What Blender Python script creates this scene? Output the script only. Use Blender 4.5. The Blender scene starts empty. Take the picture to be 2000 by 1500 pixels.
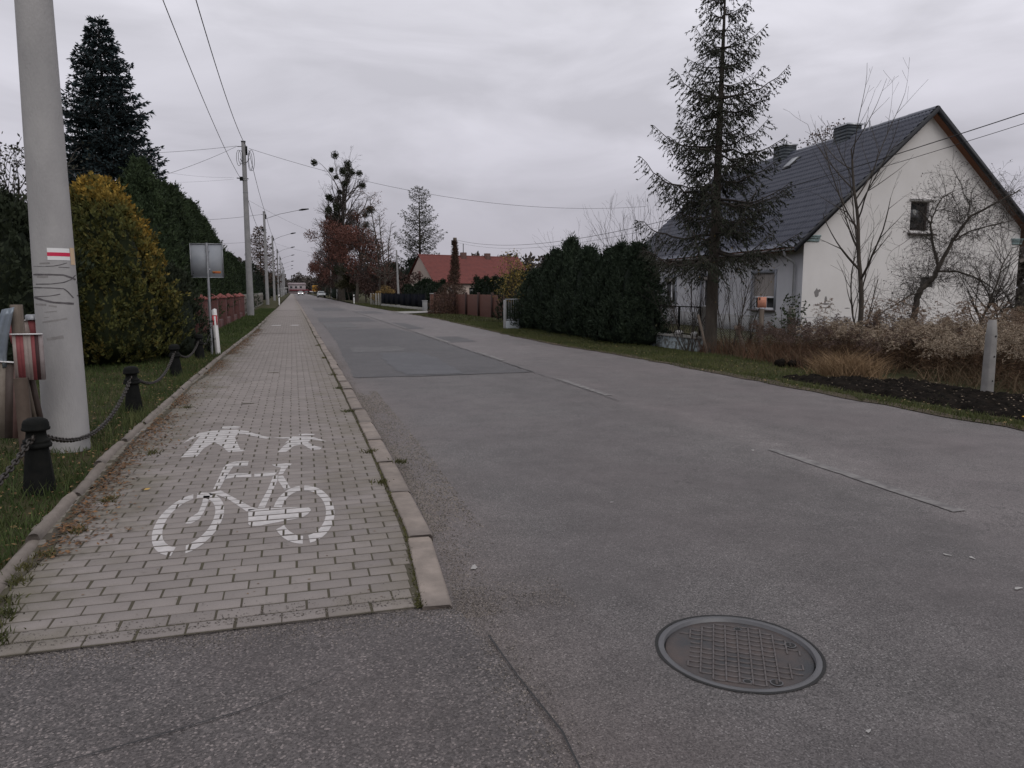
import bpy, math, random
import numpy as np
from mathutils import Vector, Matrix, Euler
from mathutils.geometry import tessellate_polygon

scene = bpy.context.scene
col = scene.collection
rng = np.random.default_rng(7)
random.seed(7)
PI = math.pi

# ------------------------------------------------------------------ camera
cd = bpy.data.cameras.new('camera'); cam = bpy.data.objects.new('camera', cd); col.objects.link(cam)
cd.sensor_width = 36; cd.lens = 36 * 1450 / 2000; cd.clip_start = 0.05; cd.clip_end = 4000
cam.location = (0, 0, 1.55)
cam.rotation_euler = (math.radians(90 - 7.154), 0, -math.radians(16.324))
scene.camera = cam

# ------------------------------------------------------------------ world: overcast November sky
SUN_EL, SUN_AZ = math.radians(38), math.radians(168)
world = bpy.data.worlds.new('World'); scene.world = world; world.use_nodes = True
nt = world.node_tree; N = nt.nodes; Lk = nt.links; N.clear()
out = N.new('ShaderNodeOutputWorld'); bg = N.new('ShaderNodeBackground'); Lk.new(bg.outputs[0], out.inputs[0])
bg.inputs['Strength'].default_value = 0.1
sky = N.new('ShaderNodeTexSky'); sky.sky_type = 'NISHITA'; sky.sun_disc = False
sky.sun_elevation = SUN_EL; sky.sun_rotation = SUN_AZ; sky.air_density = 1; sky.dust_density = 4
tc = N.new('ShaderNodeTexCoord'); sp = N.new('ShaderNodeSeparateXYZ'); Lk.new(tc.outputs['Generated'], sp.inputs[0])
rp = N.new('ShaderNodeValToRGB'); Lk.new(sp.outputs[2], rp.inputs[0])
e = rp.color_ramp.elements
e[0].position = 0.0; e[0].color = (0.41, 0.395, 0.445, 1)
e[1].position = 1.0; e[1].color = (0.98, 0.97, 1.0, 1)
x = rp.color_ramp.elements.new(0.09); x.color = (0.465, 0.450, 0.505, 1)
x = rp.color_ramp.elements.new(0.22); x.color = (0.665, 0.650, 0.715, 1)
x = rp.color_ramp.elements.new(0.40); x.color = (0.76, 0.75, 0.81, 1)
mp = N.new('ShaderNodeMapping'); mp.inputs['Scale'].default_value = (1.5, 1.5, 5.0); mp.inputs['Location'].default_value = (0.35, 0.2, 0.1)
Lk.new(tc.outputs['Generated'], mp.inputs[0])
n1 = N.new('ShaderNodeTexNoise'); n1.inputs['Scale'].default_value = 2.1; n1.inputs['Detail'].default_value = 6; n1.inputs['Roughness'].default_value = .5
n1.inputs['Distortion'].default_value = .55; Lk.new(mp.outputs[0], n1.inputs['Vector'])
mr = N.new('ShaderNodeMapRange'); mr.inputs[1].default_value = .36; mr.inputs[2].default_value = .64; mr.inputs[3].default_value = 8.5; mr.inputs[4].default_value = 11.3
Lk.new(n1.outputs[0], mr.inputs[0])
mul = N.new('ShaderNodeMix'); mul.data_type = 'RGBA'; mul.blend_type = 'MULTIPLY'; mul.inputs[0].default_value = 1
Lk.new(rp.outputs[0], mul.inputs[6]); Lk.new(mr.outputs[0], mul.inputs[7])
mx = N.new('ShaderNodeMix'); mx.data_type = 'RGBA'; mx.inputs[0].default_value = 0.95
Lk.new(sky.outputs[0], mx.inputs[6]); Lk.new(mul.outputs[2], mx.inputs[7]); Lk.new(mx.outputs[2], bg.inputs['Color'])

sd = bpy.data.lights.new('sun', 'SUN'); sun = bpy.data.objects.new('sun', sd); col.objects.link(sun)
sd.energy = 0.7; sd.angle = math.radians(40); sd.color = (1, .97, .93)
sv = Vector((math.sin(SUN_AZ) * math.cos(SUN_EL), math.cos(SUN_AZ) * math.cos(SUN_EL), math.sin(SUN_EL)))
sun.rotation_euler = sv.to_track_quat('Z', 'Y').to_euler()
vs = scene.view_settings; vs.view_transform = 'Standard'; vs.look = 'None'; vs.gamma = 1; vs.exposure = 0; vs.use_curve_mapping = False
scene.render.engine = 'CYCLES'

# ------------------------------------------------------------------ mesh helpers
class MB:
    """collects geometry as numpy blocks, links it as one mesh object"""
    def __init__(s): s.v = []; s.f = []; s.c = []; s.n = 0
    def add(s, V, F, c=(1, 1, 1)):
        V = np.asarray(V, float).reshape(-1, 3)
        c = np.asarray(c, float)
        if c.ndim == 1: c = np.tile(c, (len(V), 1))
        s.v.append(V); s.c.append(c)
        if isinstance(F, np.ndarray): s.f.append(F + s.n)
        else:
            by = {}
            for f in F: by.setdefault(len(f), []).append(f)
            for k, q in by.items(): s.f.append(np.array(q) + s.n)
        s.n += len(V); return s
    def box(s, c, d, rot=None, col_=(1, 1, 1), taper=1):
        x, y, z = d[0] / 2, d[1] / 2, d[2] / 2; t = taper
        V = np.array([(-x, -y, -z), (x, -y, -z), (x, y, -z), (-x, y, -z), (-x * t, -y * t, z), (x * t, -y * t, z), (x * t, y * t, z), (-x * t, y * t, z)])
        if rot is not None: V = V @ np.array(rot if not isinstance(rot, (int, float)) else Matrix.Rotation(rot, 3, 'Z')).T
        return s.add(V + np.array(c), [(0, 3, 2, 1), (4, 5, 6, 7), (0, 1, 5, 4), (1, 2, 6, 5), (2, 3, 7, 6), (3, 0, 4, 7)], col_)
    def bbox(s, c, d, b=.01, rot=None, col_=(1, 1, 1)):
        """box with chamfered top edges and corners"""
        x, y, z = d[0] / 2, d[1] / 2, d[2] / 2
        V = [(-x, -y, -z), (x, -y, -z), (x, y, -z), (-x, y, -z), (-x, -y, z - b), (x, -y, z - b), (x, y, z - b), (-x, y, z - b),
             (-x + b, -y + b, z), (x - b, -y + b, z), (x - b, y - b, z), (-x + b, y - b, z)]
        V = np.array(V)
        if rot is not None: V = V @ np.array(rot if not isinstance(rot, (int, float)) else Matrix.Rotation(rot, 3, 'Z')).T
        F = [(8, 9, 10, 11)]
        for i in range(4):
            j = (i + 1) % 4; F += [(i, j, j + 4, i + 4), (i + 4, j + 4, j + 8, i + 8)]
        return s.add(V + np.array(c), F, col_)
    def segs(s, P0, P1, r0, r1, k=5, c=(1, 1, 1)):
        P0 = np.atleast_2d(P0).astype(float); P1 = np.atleast_2d(P1).astype(float); n = len(P0)
        r0 = np.broadcast_to(np.asarray(r0, float), (n,)); r1 = np.broadcast_to(np.asarray(r1, float), (n,))
        D = P1 - P0; D /= np.maximum(np.linalg.norm(D, axis=1, keepdims=True), 1e-9)
        A = np.where(np.abs(D[:, 2:3]) < .9, np.array([[0, 0, 1.]]), np.array([[1., 0, 0]]))
        U = np.cross(D, A); U /= np.linalg.norm(U, axis=1, keepdims=True); W = np.cross(D, U)
        a = np.arange(k) * 2 * PI / k
        ring = U[:, None, :] * np.cos(a)[None, :, None] + W[:, None, :] * np.sin(a)[None, :, None]
        V = np.concatenate([P0[:, None] + ring * r0[:, None, None], P1[:, None] + ring * r1[:, None, None]], 1)
        i = np.arange(k); j = (i + 1) % k
        F = np.stack([i, j, j + k, i + k], 1)[None] + (np.arange(n) * 2 * k)[:, None, None]
        c = np.asarray(c, float)
        if c.ndim == 2: c = np.repeat(c, 2 * k, 0)
        s.add(V.reshape(-1, 3), F.reshape(-1, 4), c); return s
    def tube(s, pts, r, k=8, cap=True, c=(1, 1, 1), closed=False):
        pts = np.asarray(pts, float); n = len(pts); r = np.broadcast_to(np.asarray(r, float), (n,))
        if closed: T = np.roll(pts, -1, 0) - np.roll(pts, 1, 0)
        else: T = np.gradient(pts, axis=0)
        T /= np.maximum(np.linalg.norm(T, axis=1, keepdims=True), 1e-9)
        up = np.array([0, 0, 1.]) if abs(T[0, 2]) < .9 else np.array([1., 0, 0])
        U = np.cross(T[0], up); U /= np.linalg.norm(U); R = []
        a = np.arange(k) * 2 * PI / k
        for i in range(n):
            U = U - T[i] * (U @ T[i]); U /= max(np.linalg.norm(U), 1e-9); W = np.cross(T[i], U)
            R.append(pts[i] + r[i] * (np.cos(a)[:, None] * U + np.sin(a)[:, None] * W))
        V = np.concatenate(R); F = []
        for i in range(n if closed else n - 1):
            o2 = ((i + 1) % n) * k
            for j in range(k): F.append((i * k + j, i * k + (j + 1) % k, o2 + (j + 1) % k, o2 + j))
        s.add(V, F, c)
        if cap and not closed:
            s.add(R[0], [tuple(range(k))], c); s.add(R[-1], [tuple(range(k))], c)
        return s
    def lathe(s, prof, k=16, c=(1, 1, 1), at=(0, 0, 0), phase=0):
        prof = np.asarray(prof, float); n = len(prof); a = np.arange(k) * 2 * PI / k + phase
        V = np.stack([np.outer(prof[:, 0], np.cos(a)), np.outer(prof[:, 0], np.sin(a)), np.repeat(prof[:, 1:2], k, 1)], -1).reshape(-1, 3) + np.array(at)
        F = [(i * k + j, i * k + (j + 1) % k, (i + 1) * k + (j + 1) % k, (i + 1) * k + j) for i in range(n - 1) for j in range(k)]
        return s.add(V, F, c)
    def cards(s, P, D, S, L, W, c):
        """diamond leaves: P base, D direction, S side"""
        L = np.broadcast_to(L, (len(P),))[:, None]; W = np.broadcast_to(W, (len(P),))[:, None]
        m = P + D * L * .45
        V = np.stack([P, m + S * W / 2, P + D * L, m - S * W / 2], 1).reshape(-1, 3)
        F = np.arange(len(P) * 4).reshape(-1, 4)
        c = np.asarray(c, float)
        if c.ndim == 2: c = np.repeat(c, 4, 0)
        return s.add(V, F, c)
    def poly(s, pts, z=0, c=(1, 1, 1)):
        P = [Vector((p[0], p[1], z if len(p) < 3 else p[2])) for p in pts]
        T = tessellate_polygon([P]); F = []
        for t in T:
            a, b, d = (P[i] for i in t)
            F.append(t if (b - a).cross(d - a).z > 0 else (t[0], t[2], t[1]))
        return s.add([tuple(p) for p in P], F, c)
    def mesh(s, name, m=None, smooth=False):
        me = bpy.data.meshes.new(name)
        V = np.concatenate(s.v); C = np.concatenate(s.c)
        me.vertices.add(len(V)); me.vertices.foreach_set('co', V.ravel())
        tot = sum(f.size for f in s.f); nf = sum(len(f) for f in s.f)
        me.loops.add(tot); me.polygons.add(nf)
        me.loops.foreach_set('vertex_index', np.concatenate([f.ravel() for f in s.f]).astype(np.int32))
        ls = np.concatenate([np.full(len(f), f.shape[1]) for f in s.f]); st = np.concatenate([[0], np.cumsum(ls)[:-1]])
        me.polygons.foreach_set('loop_start', st.astype(np.int32))
        if smooth: me.polygons.foreach_set('use_smooth', np.ones(nf, bool))
        at = me.attributes.new('Col', 'FLOAT_COLOR', 'POINT')
        at.data.foreach_set('color', np.c_[C, np.ones(len(C))].ravel().astype(np.float32))
        if m: me.materials.append(m)
        me.update(calc_edges=True); me.validate(); return me
    def build(s, name, m=None, parent=None, smooth=False, **kw):
        return link(name, s.mesh(name, m, smooth), parent, **kw)

def link(name, me, parent=None, loc=None, rot=None, scale=None, label=None, cat=None, group=None, kind=None):
    o = bpy.data.objects.new(name, me); col.objects.link(o)
    if parent is not None: o.parent = parent
    if loc is not None: o.location = loc
    if rot is not None: o.rotation_euler = rot if not isinstance(rot, (int, float)) else (0, 0, rot)
    if scale is not None: o.scale = scale
    tag(o, label, cat, group, kind); return o
def tag(o, label=None, cat=None, group=None, kind=None):
    if label: o['label'] = label
    if cat: o['category'] = cat
    if group: o['group'] = group
    if kind: o['kind'] = kind
def thing(name, label, cat, loc=(0, 0, 0), rot=0, group=None, scale=None):
    return link(name, None, None, loc, rot, scale, label, cat, group)
def copy_tree(root, loc, rot=0, label=None, scale=None, group=None):
    def rec(o, par):
        c = o.copy(); col.objects.link(c); c.parent = par
        for ch in [q for q in KIDS.get(o.name, [])]: rec(ch, c)
        return c
    KIDS = {}
    for o in list(col.objects):
        if o.parent is not None: KIDS.setdefault(o.parent.name, []).append(o)
    r = rec(root, None); r.location = loc
    r.rotation_euler = rot if not isinstance(rot, (int, float)) else (0, 0, rot)
    if scale is not None: r.scale = scale if not isinstance(scale, (int, float)) else (scale,) * 3
    if label: r['label'] = label
    if group: r['group'] = group
    return r

def unit(v): return v / np.maximum(np.linalg.norm(v, axis=-1, keepdims=True), 1e-9)
def lerp(a, b, t): return np.asarray(a) + (np.asarray(b) - np.asarray(a)) * t
def vnoise(x, y, s=0):
    """cheap smooth value noise"""
    xi = np.floor(x); yi = np.floor(y); fx = x - xi; fy = y - yi; fx = fx * fx * (3 - 2 * fx); fy = fy * fy * (3 - 2 * fy)
    def h(a, b): return np.modf(np.abs(np.sin(a * 127.1 + b * 311.7 + s * 74.7) * 43758.5453))[0]
    return (h(xi, yi) * (1 - fx) + h(xi + 1, yi) * fx) * (1 - fy) + (h(xi, yi + 1) * (1 - fx) + h(xi + 1, yi + 1) * fx) * fy

# ------------------------------------------------------------------ materials
def nmat(name):
    m = bpy.data.materials.new(name); m.use_nodes = True
    return m, m.node_tree.nodes, m.node_tree.links, m.node_tree.nodes['Principled BSDF']
def pmat(name, c1, c2=None, scale=5, rough=.8, bump=0, bscale=40, attr=False, rnd=0, metal=0, spec=.35, detail=4, coord='Object', stretch=None, emit=None, trans=0, contrast=1):
    m, N, K, b = nmat(name)
    b.inputs['Roughness'].default_value = rough; b.inputs['Metallic'].default_value = metal
    b.inputs['Specular IOR Level'].default_value = spec
    if coord == 'World': src = N.new('ShaderNodeNewGeometry').outputs['Position']
    else: src = N.new('ShaderNodeTexCoord').outputs['Object']
    if stretch:
        mpn = N.new('ShaderNodeMapping'); mpn.inputs['Scale'].default_value = stretch; K.new(src, mpn.inputs[0]); src = mpn.outputs[0]
    c1 = tuple(c1) + (1,)
    outc = None
    if c2 is not None:
        n = N.new('ShaderNodeTexNoise'); n.inputs['Scale'].default_value = scale; n.inputs['Detail'].default_value = detail; n.inputs['Roughness'].default_value = .6
        K.new(src, n.inputs['Vector'])
        mr = N.new('ShaderNodeMapRange'); mr.inputs[1].default_value = .5 - .22 / contrast; mr.inputs[2].default_value = .5 + .22 / contrast
        K.new(n.outputs[0], mr.inputs[0])
        mx = N.new('ShaderNodeMix'); mx.data_type = 'RGBA'; mx.inputs[6].default_value = c1; mx.inputs[7].default_value = tuple(c2) + (1,)
        K.new(mr.outputs[0], mx.inputs[0]); outc = mx.outputs[2]
    if attr:
        a = N.new('ShaderNodeAttribute'); a.attribute_name = 'Col'
        mu = N.new('ShaderNodeMix'); mu.data_type = 'RGBA'; mu.blend_type = 'MULTIPLY'; mu.inputs[0].default_value = 1
        K.new(a.outputs[0], mu.inputs[6])
        if outc is not None: K.new(outc, mu.inputs[7])
        else: mu.inputs[7].default_value = c1
        outc = mu.outputs[2]
    if rnd:
        oi = N.new('ShaderNodeObjectInfo'); mr2 = N.new('ShaderNodeMapRange'); mr2.inputs[3].default_value = 1 - rnd; mr2.inputs[4].default_value = 1 + rnd
        K.new(oi.outputs['Random'], mr2.inputs[0])
        mu = N.new('ShaderNodeMix'); mu.data_type = 'RGBA'; mu.blend_type = 'MULTIPLY'; mu.inputs[0].default_value = 1
        if outc is not None: K.new(outc, mu.inputs[6])
        else: mu.inputs[6].default_value = c1
        K.new(mr2.outputs[0], mu.inputs[7]); outc = mu.outputs[2]
    if outc is not None: K.new(outc, b.inputs['Base Color'])
    else: b.inputs['Base Color'].default_value = c1
    if bump:
        n2 = N.new('ShaderNodeTexNoise'); n2.inputs['Scale'].default_value = bscale; n2.inputs['Detail'].default_value = 3; K.new(src, n2.inputs['Vector'])
        bp = N.new('ShaderNodeBump'); bp.inputs['Strength'].default_value = 1; bp.inputs['Distance'].default_value = bump
        K.new(n2.outputs[0], bp.inputs['Height']); K.new(bp.outputs[0], b.inputs['Normal'])
    if emit: b.inputs['Emission Color'].default_value = tuple(emit[:3]) + (1,); b.inputs['Emission Strength'].default_value = emit[3]
    return m

def asphalt(name, base, light, stone=110, bumpd=.0016, warm=None, lanes=False, thr=.8, crack=True, chip=.96):
    m, N, K, b = nmat(name)
    b.inputs['Roughness'].default_value = .68; b.inputs['Specular IOR Level'].default_value = .42
    g = N.new('ShaderNodeNewGeometry'); P = g.outputs['Position']
    def noise(s, d=4, r=.6, vec=P):
        n = N.new('ShaderNodeTexNoise'); n.inputs['Scale'].default_value = s; n.inputs['Detail'].default_value = d; n.inputs['Roughness'].default_value = r; K.new(vec, n.inputs['Vector']); return n.outputs[0]
    def mrange(v, a, b_, c=0, d=1):
        q = N.new('ShaderNodeMapRange'); q.inputs[1].default_value = a; q.inputs[2].default_value = b_; q.inputs[3].default_value = c; q.inputs[4].default_value = d; K.new(v, q.inputs[0]); return q.outputs[0]
    def mix(f, a, b_, bt='MIX'):
        q = N.new('ShaderNodeMix'); q.data_type = 'RGBA'; q.blend_type = bt
        if isinstance(f, (int, float)): q.inputs[0].default_value = f
        else: K.new(f, q.inputs[0])
        for k, v in ((6, a), (7, b_)):
            if isinstance(v, tuple): q.inputs[k].default_value = v + (1,) if len(v) == 3 else v
            else: K.new(v, q.inputs[k])
        return q.outputs[2]
    def math_(op, a, b_):
        q = N.new('ShaderNodeMath'); q.operation = op
        for k, v in ((0, a), (1, b_)):
            if isinstance(v, (int, float)): q.inputs[k].default_value = v
            else: K.new(v, q.inputs[k])
        return q.outputs[0]
    vo = N.new('ShaderNodeTexVoronoi'); vo.inputs['Scale'].default_value = stone; K.new(P, vo.inputs['Vector'])
    sc = N.new('ShaderNodeSeparateColor'); K.new(vo.outputs['Color'], sc.inputs[0])
    # each aggregate grain its own tone, a few pale chips
    tone = mrange(sc.outputs[0], 0, 1, .42, 1.58)
    c = mix(1.0, base, tone, 'MULTIPLY')
    c = mix(mrange(sc.outputs[1], thr, 1.0, 0, .8), c, light)
    c = mix(mrange(sc.outputs[2], .9, 1.0, 0, .75), c, tuple(q * .35 for q in base))
    vb = N.new('ShaderNodeTexVoronoi'); vb.inputs['Scale'].default_value = stone * .5; K.new(P, vb.inputs['Vector']); sb = N.new('ShaderNodeSeparateColor'); K.new(vb.outputs['Color'], sb.inputs[0])
    c = mix(math_('MULTIPLY', mrange(sb.outputs[0], chip, chip + .02), mrange(vb.outputs['Distance'], .30, .36, 1, 0)), c, light)
    c = mix(mrange(noise(.9, 6, .65), .52, .70, 0, .45), c, tuple(q * .62 for q in base))
    c = mix(mrange(noise(.55, 5), .38, .66, 0, .9), c, mix(.55, c, warm or tuple(q * .8 for q in base)))
    c = mix(1.0, c, mrange(noise(2.6, 6, .7), .3, .7, .80, 1.18), 'MULTIPLY')
    if lanes:
        s = N.new('ShaderNodeSeparateXYZ'); K.new(P, s.inputs[0])
        X = math_('ADD', s.outputs[0], mrange(noise(.8, 3), 0, 1, -.25, .25))
        # lane right of the seam older and paler, wheel tracks polished
        c = mix(mrange(X, 4.2, 4.6), c, mix(1.0, c, (1.22, 1.2, 1.2), 'MULTIPLY'))
        for x0 in (1.9, 3.4, 5.3, 6.8):
            d = math_('ABSOLUTE', math_('SUBTRACT', X, x0), 0)
            c = mix(mrange(d, .15, .6, .28, 0), c, mix(1.0, c, (.84, .845, .86), 'MULTIPLY'))
        d = mrange(X, .75, 1.5, .6, 0)
        c = mix(d, c, mix(1.0, c, (1.16, 1.06, 1.0), 'MULTIPLY'))
        # weathering: far stretches bleached by long streaks across the way
        mp_ = N.new('ShaderNodeMapping'); mp_.inputs['Scale'].default_value = (.25, .12, 1); K.new(P, mp_.inputs[0])
        c = mix(1.0, c, mrange(noise(1, 4, .7, mp_.outputs[0]), .32, .68, .82, 1.2), 'MULTIPLY')
    if crack:
        wv = N.new('ShaderNodeVectorMath'); wv.operation = 'ADD'
        n3 = N.new('ShaderNodeTexNoise'); n3.inputs['Scale'].default_value = 3; n3.inputs['Detail'].default_value = 5; K.new(P, n3.inputs['Vector'])
        sm = N.new('ShaderNodeVectorMath'); sm.operation = 'SCALE'; sm.inputs[3].default_value = .6; K.new(n3.outputs['Color'], sm.inputs[0])
        K.new(P, wv.inputs[0]); K.new(sm.outputs[0], wv.inputs[1])
        v2 = N.new('ShaderNodeTexVoronoi'); v2.feature = 'DISTANCE_TO_EDGE'; v2.inputs['Scale'].default_value = 1.5; K.new(wv.outputs[0], v2.inputs['Vector'])
        msk = math_('MULTIPLY', mrange(v2.outputs['Distance'], 0, .009, .75, 0), mrange(noise(.42, 3), .55, .60))
        c = mix(msk, c, tuple(q * .35 for q in base))
    K.new(c, b.inputs['Base Color'])
    bp = N.new('ShaderNodeBump'); bp.inputs['Strength'].default_value = 1; bp.inputs['Distance'].default_value = bumpd
    h = math_('ADD', math_('MULTIPLY', vo.outputs['Distance'], -.9), math_('MULTIPLY', noise(260, 2), .8))
    K.new(h, bp.inputs['Height']); K.new(bp.outputs[0], b.inputs['Normal'])
    return m

M = {}
M['leaf'] = pmat('foliage', (1, 1, 1), None, attr=True, rough=.75, spec=.2)
M['bark'] = pmat('bark', (.032, .027, .022), (.075, .063, .052), 6, .95, .01, 25, stretch=(1, 1, .3))
M['bark_attr'] = pmat('bark_twigs', (1, 1, 1), None, attr=True, rough=.95)
M['ground'] = pmat('grass_ground', (.026, .032, .013), (.066, .056, .030), 1.5, 1, .02, 20, coord='World', detail=7, spec=.1)
M['dirt'] = pmat('verge_dirt', (.055, .045, .034), (.105, .085, .065), 3, 1, .012, 45, coord='World', detail=8, spec=.1)
M['soil'] = pmat('black_soil', (.004, .004, .004), (.022, .018, .015), 7, 1, .03, 26, detail=8, spec=.02)
M['gravel'] = pmat('grit', (1, 1, 1), None, attr=True, rough=.9)
M['concrete'] = pmat('concrete', (.255, .25, .252), (.395, .385, .38), 2.6, .9, .004, 70, detail=10, contrast=.85, stretch=(1, 1, .45))
M['concrete_old'] = pmat('weathered_concrete', (.13, .13, .12), (.27, .26, .24), 6, .95, .005, 60, detail=8)
M['iron'] = pmat('black_painted_iron', (.004, .005, .005), (.011, .011, .010), 14, .8, .0015, 60, spec=.12)
M['chain'] = pmat('rusty_dark_iron', (.018, .017, .016), (.055, .046, .040), 30, .55, .001, 90, metal=.4, spec=.5)
M['wire'] = pmat('black_cable', (.018, .018, .02), rough=.7)
M['galv'] = pmat('galvanised_metal', (.25, .26, .28), (.36, .37, .39), 9, .45, metal=.5, spec=.5)
M['signback'] = pmat('grey_sign_back', (.28, .30, .335), (.34, .355, .38), 3, .95, spec=.1)
M['white'] = pmat('white_paint', (.62, .61, .61), (.70, .69, .69), 9, .6)
M['red'] = pmat('red_paint', (.48, .03, .045), (.55, .045, .06), 9, .5)
M['orange'] = pmat('orange_print', (.75, .20, .06), rough=.6)
M['yellow'] = pmat('yellow_sign', (.50, .26, .02), (.42, .21, .02), 2, .6)
M['black'] = pmat('black_print', (.012, .012, .012), rough=.7)
M['wood'] = pmat('grey_weathered_wood', (.085, .068, .055), (.17, .14, .115), 9, .9, .003, 40, stretch=(3, 3, .4), detail=7)
M['wood_brown'] = pmat('brown_stained_wood', (.07, .028, .02), (.115, .048, .034), 5, .75, .002, 40, stretch=(4, 4, .5))
# ================================================================== ground, road, pavement
def structure(o, label=None):
    o['kind'] = 'structure'
    if label: o['label'] = label
    return o
def grid(xs, ys, zf, cf=None):
    X, Y = np.meshgrid(xs, ys); Z = zf(X, Y); nx = len(xs); ny = len(ys)
    i = np.arange(nx - 1)[None] + np.arange(ny - 1)[:, None] * nx
    F = np.stack([i, i + 1, i + 1 + nx, i + nx], -1).reshape(-1, 4)
    b = MB(); b.add(np.stack([X, Y, Z], -1).reshape(-1, 3), F, (1, 1, 1) if cf is None else cf(X, Y).reshape(-1, 3)); return b
b = MB(); b.add([(-1500, -1200, -.2), (1500, -1200, -.2), (1500, 2400, -.2), (-1500, 2400, -.2)], [(0, 1, 2, 3)])
structure(b.build('ground', M['ground']), 'flat dull green and brown land running to the horizon')
def zr(X, Y): return np.clip(-.018 * (X - 7.9), -.12, 0.0) + .004 - .012 + .03 * (vnoise(X * 1.3, Y * 1.1, 3) - .5) * np.clip((X - 7.9) / 1.0, 0, 1)
def zl(X, Y): return .035 + .045 * (vnoise(X * 1.1, Y * 1.1, 5) - .5) + np.clip((-X - 2.2) * .02, -.01, .08)
xs = np.r_[np.arange(7.35, 14, .22), np.arange(14, 70, 4)]; ys = np.r_[np.arange(-6, 40, .3), np.arange(40, 700, 8)]
structure(grid(xs, ys, zr).build('verge', M['ground'], smooth=True), 'grass verge and garden ground on the right of the road')
xs = np.r_[np.arange(-60, -6, 4), np.arange(-6, -1.5, .22), [-1.5]]
structure(grid(xs, ys, zl).build('lawn', M['ground'], smooth=True), 'grass strip and gardens on the left of the pavement')
def redge(Y): return np.interp(Y, [-10, 6, 10, 15.6, 19.5, 24.7, 33, 41, 52, 72, 83, 181, 340, 900], [7.78, 7.8, 7.68, 7.6, 7.3, 7.25, 7.5, 7.65, 7.37, 6.95, 6.8, 6.4, 6.6, 6.6]) + .10 * (vnoise(Y * 1.7, Y * 0, 2) - .5)
def kerbx(Y): return np.interp(Y, [3.4, 4.4, 6.9, 17, 27, 39, 62, 158, 340], [.70, .78, .82, .82, .79, .78, .72, .45, .1])
def edgex(Y): return np.interp(Y, [3.4, 4.2, 5.3, 7.6, 12.3, 17.7, 22.8, 30, 40, 72, 158, 340], [-1.42, -1.47, -1.52, -1.60, -1.62, -1.60, -1.52, -1.42, -1.38, -1.30, -1.2, -1.1])
def zp(Y): return np.interp(Y, [3.4, 5.2, 9], [.016, .05, .06])
ys = np.r_[-12, np.arange(-3, 60, .4), np.arange(60, 900, 10)]
NR = None
b = MB(); V = []; 
for y in ys: V += [(-14 if y < 3.3 else float(kerbx(y)) - .08, y, 0), (3.5, y, 0), (float(redge(y)), y, 0)]
F = []
for i in range(len(ys) - 1):
    for j in (0, 1):
        if not (j == 0 and 1.79 < ys[i] < 3.35): F.append((i * 3 + j, i * 3 + j + 1, i * 3 + j + 4, i * 3 + j + 3))
b.add(V, F)
# road surface round the manhole, cut open for its frame
HC = (1.80, 2.655); HRd = .345; idx = [i for i, y in enumerate(ys) if 1.79 < y < 3.41]
Lp = [Vector((V[i * 3][0], V[i * 3][1], 0)) for i in idx]; Rp = [Vector((V[i * 3 + 1][0], V[i * 3 + 1][1], 0)) for i in idx][::-1]
hole = [Vector((HC[0] + HRd * math.cos(u), HC[1] + HRd * math.sin(u), 0)) for u in np.linspace(0, 2 * PI, 65)[:-1]]
T_ = tessellate_polygon([Lp + Rp, hole]); PP = Lp + Rp + hole
b.add([tuple(p) for p in PP], [t if (PP[t[1]] - PP[t[0]]).cross(PP[t[2]] - PP[t[0]]).z > 0 else (t[0], t[2], t[1]) for t in T_])
M['asphalt'] = asphalt('asphalt', (.095, .0865, .0850), (.27, .255, .25), 170, lanes=True, warm=(.102, .086, .087), thr=.90, chip=.975)
structure(b.build('road', M['asphalt']), 'worn grey two-lane asphalt road running straight away')
M['apron'] = asphalt('coarse_asphalt', (.078, .070, .069), (.27, .235, .225), 125, .0034, warm=(.090, .074, .072), thr=.80, crack=True, chip=.86)
def wob(pts, n=7, a=.02, s=1):
    o = []; r = np.random.default_rng(s); m_ = len(pts)
    for i in range(m_):
        p, q = np.array(pts[i], float), np.array(pts[(i + 1) % m_], float); k = max(1, int(np.linalg.norm(q - p) * n))
        for j in range(k): o.append(tuple(p + (q - p) * j / k + r.normal(0, a, 2)))
    return o
b = MB(); b.poly(wob([(-9, -6), (.95, -6), (.84, 0), (.80, 2.1), (.83, 2.6), (.79, 2.95), (.74, 3.38), (.60, 3.47), (-1.3, 3.50), (-9, 3.5)], 6, .012), .005)
structure(b.build('side_road', M['apron']), 'coarse patched asphalt of the crossing before the pavement')
M['patch'] = asphalt('patch_asphalt', (.052, .0495, .052), (.15, .14, .14), 170, .0014, warm=(.088, .082, .084))
M['patch_smooth'] = asphalt('sealed_asphalt', (.070, .070, .077), (.15, .15, .15), 150, .0006, crack=False, thr=.95)
M['patch_pale'] = asphalt('pale_patch', (.080, .076, .077), (.2, .2, .2), 170, .001, crack=False)
patches = [('patch', [(1.0, 13.5), (2.2, 13.42), (4.30, 13.5), (4.33, 19), (4.30, 27), (4.0, 31), (1.3, 31), (1.2, 22)]),
           ('patch', [(4.45, 30), (5.2, 30.5), (5.1, 36), (4.5, 37)]), ('patch', [(1.2, 38), (4.0, 38.5), (4.05, 45), (1.3, 44)]),
           ('patch', [(4.5, 22), (5.4, 22.2), (5.35, 24.8), (4.55, 25)]), ('patch', [(1.6, 60), (4.0, 60), (4.0, 72), (1.6, 71)]), ('patch', [(4.4, 52), (6.2, 52), (6.0, 58), (4.5, 58)])]
road_o = bpy.data.objects['road']
for i, (mn, pts) in enumerate(patches):
    b = MB(); b.poly(wob(pts, 4, .018, i), .004); b.build('asphalt_patch', M[mn], road_o)
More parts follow.
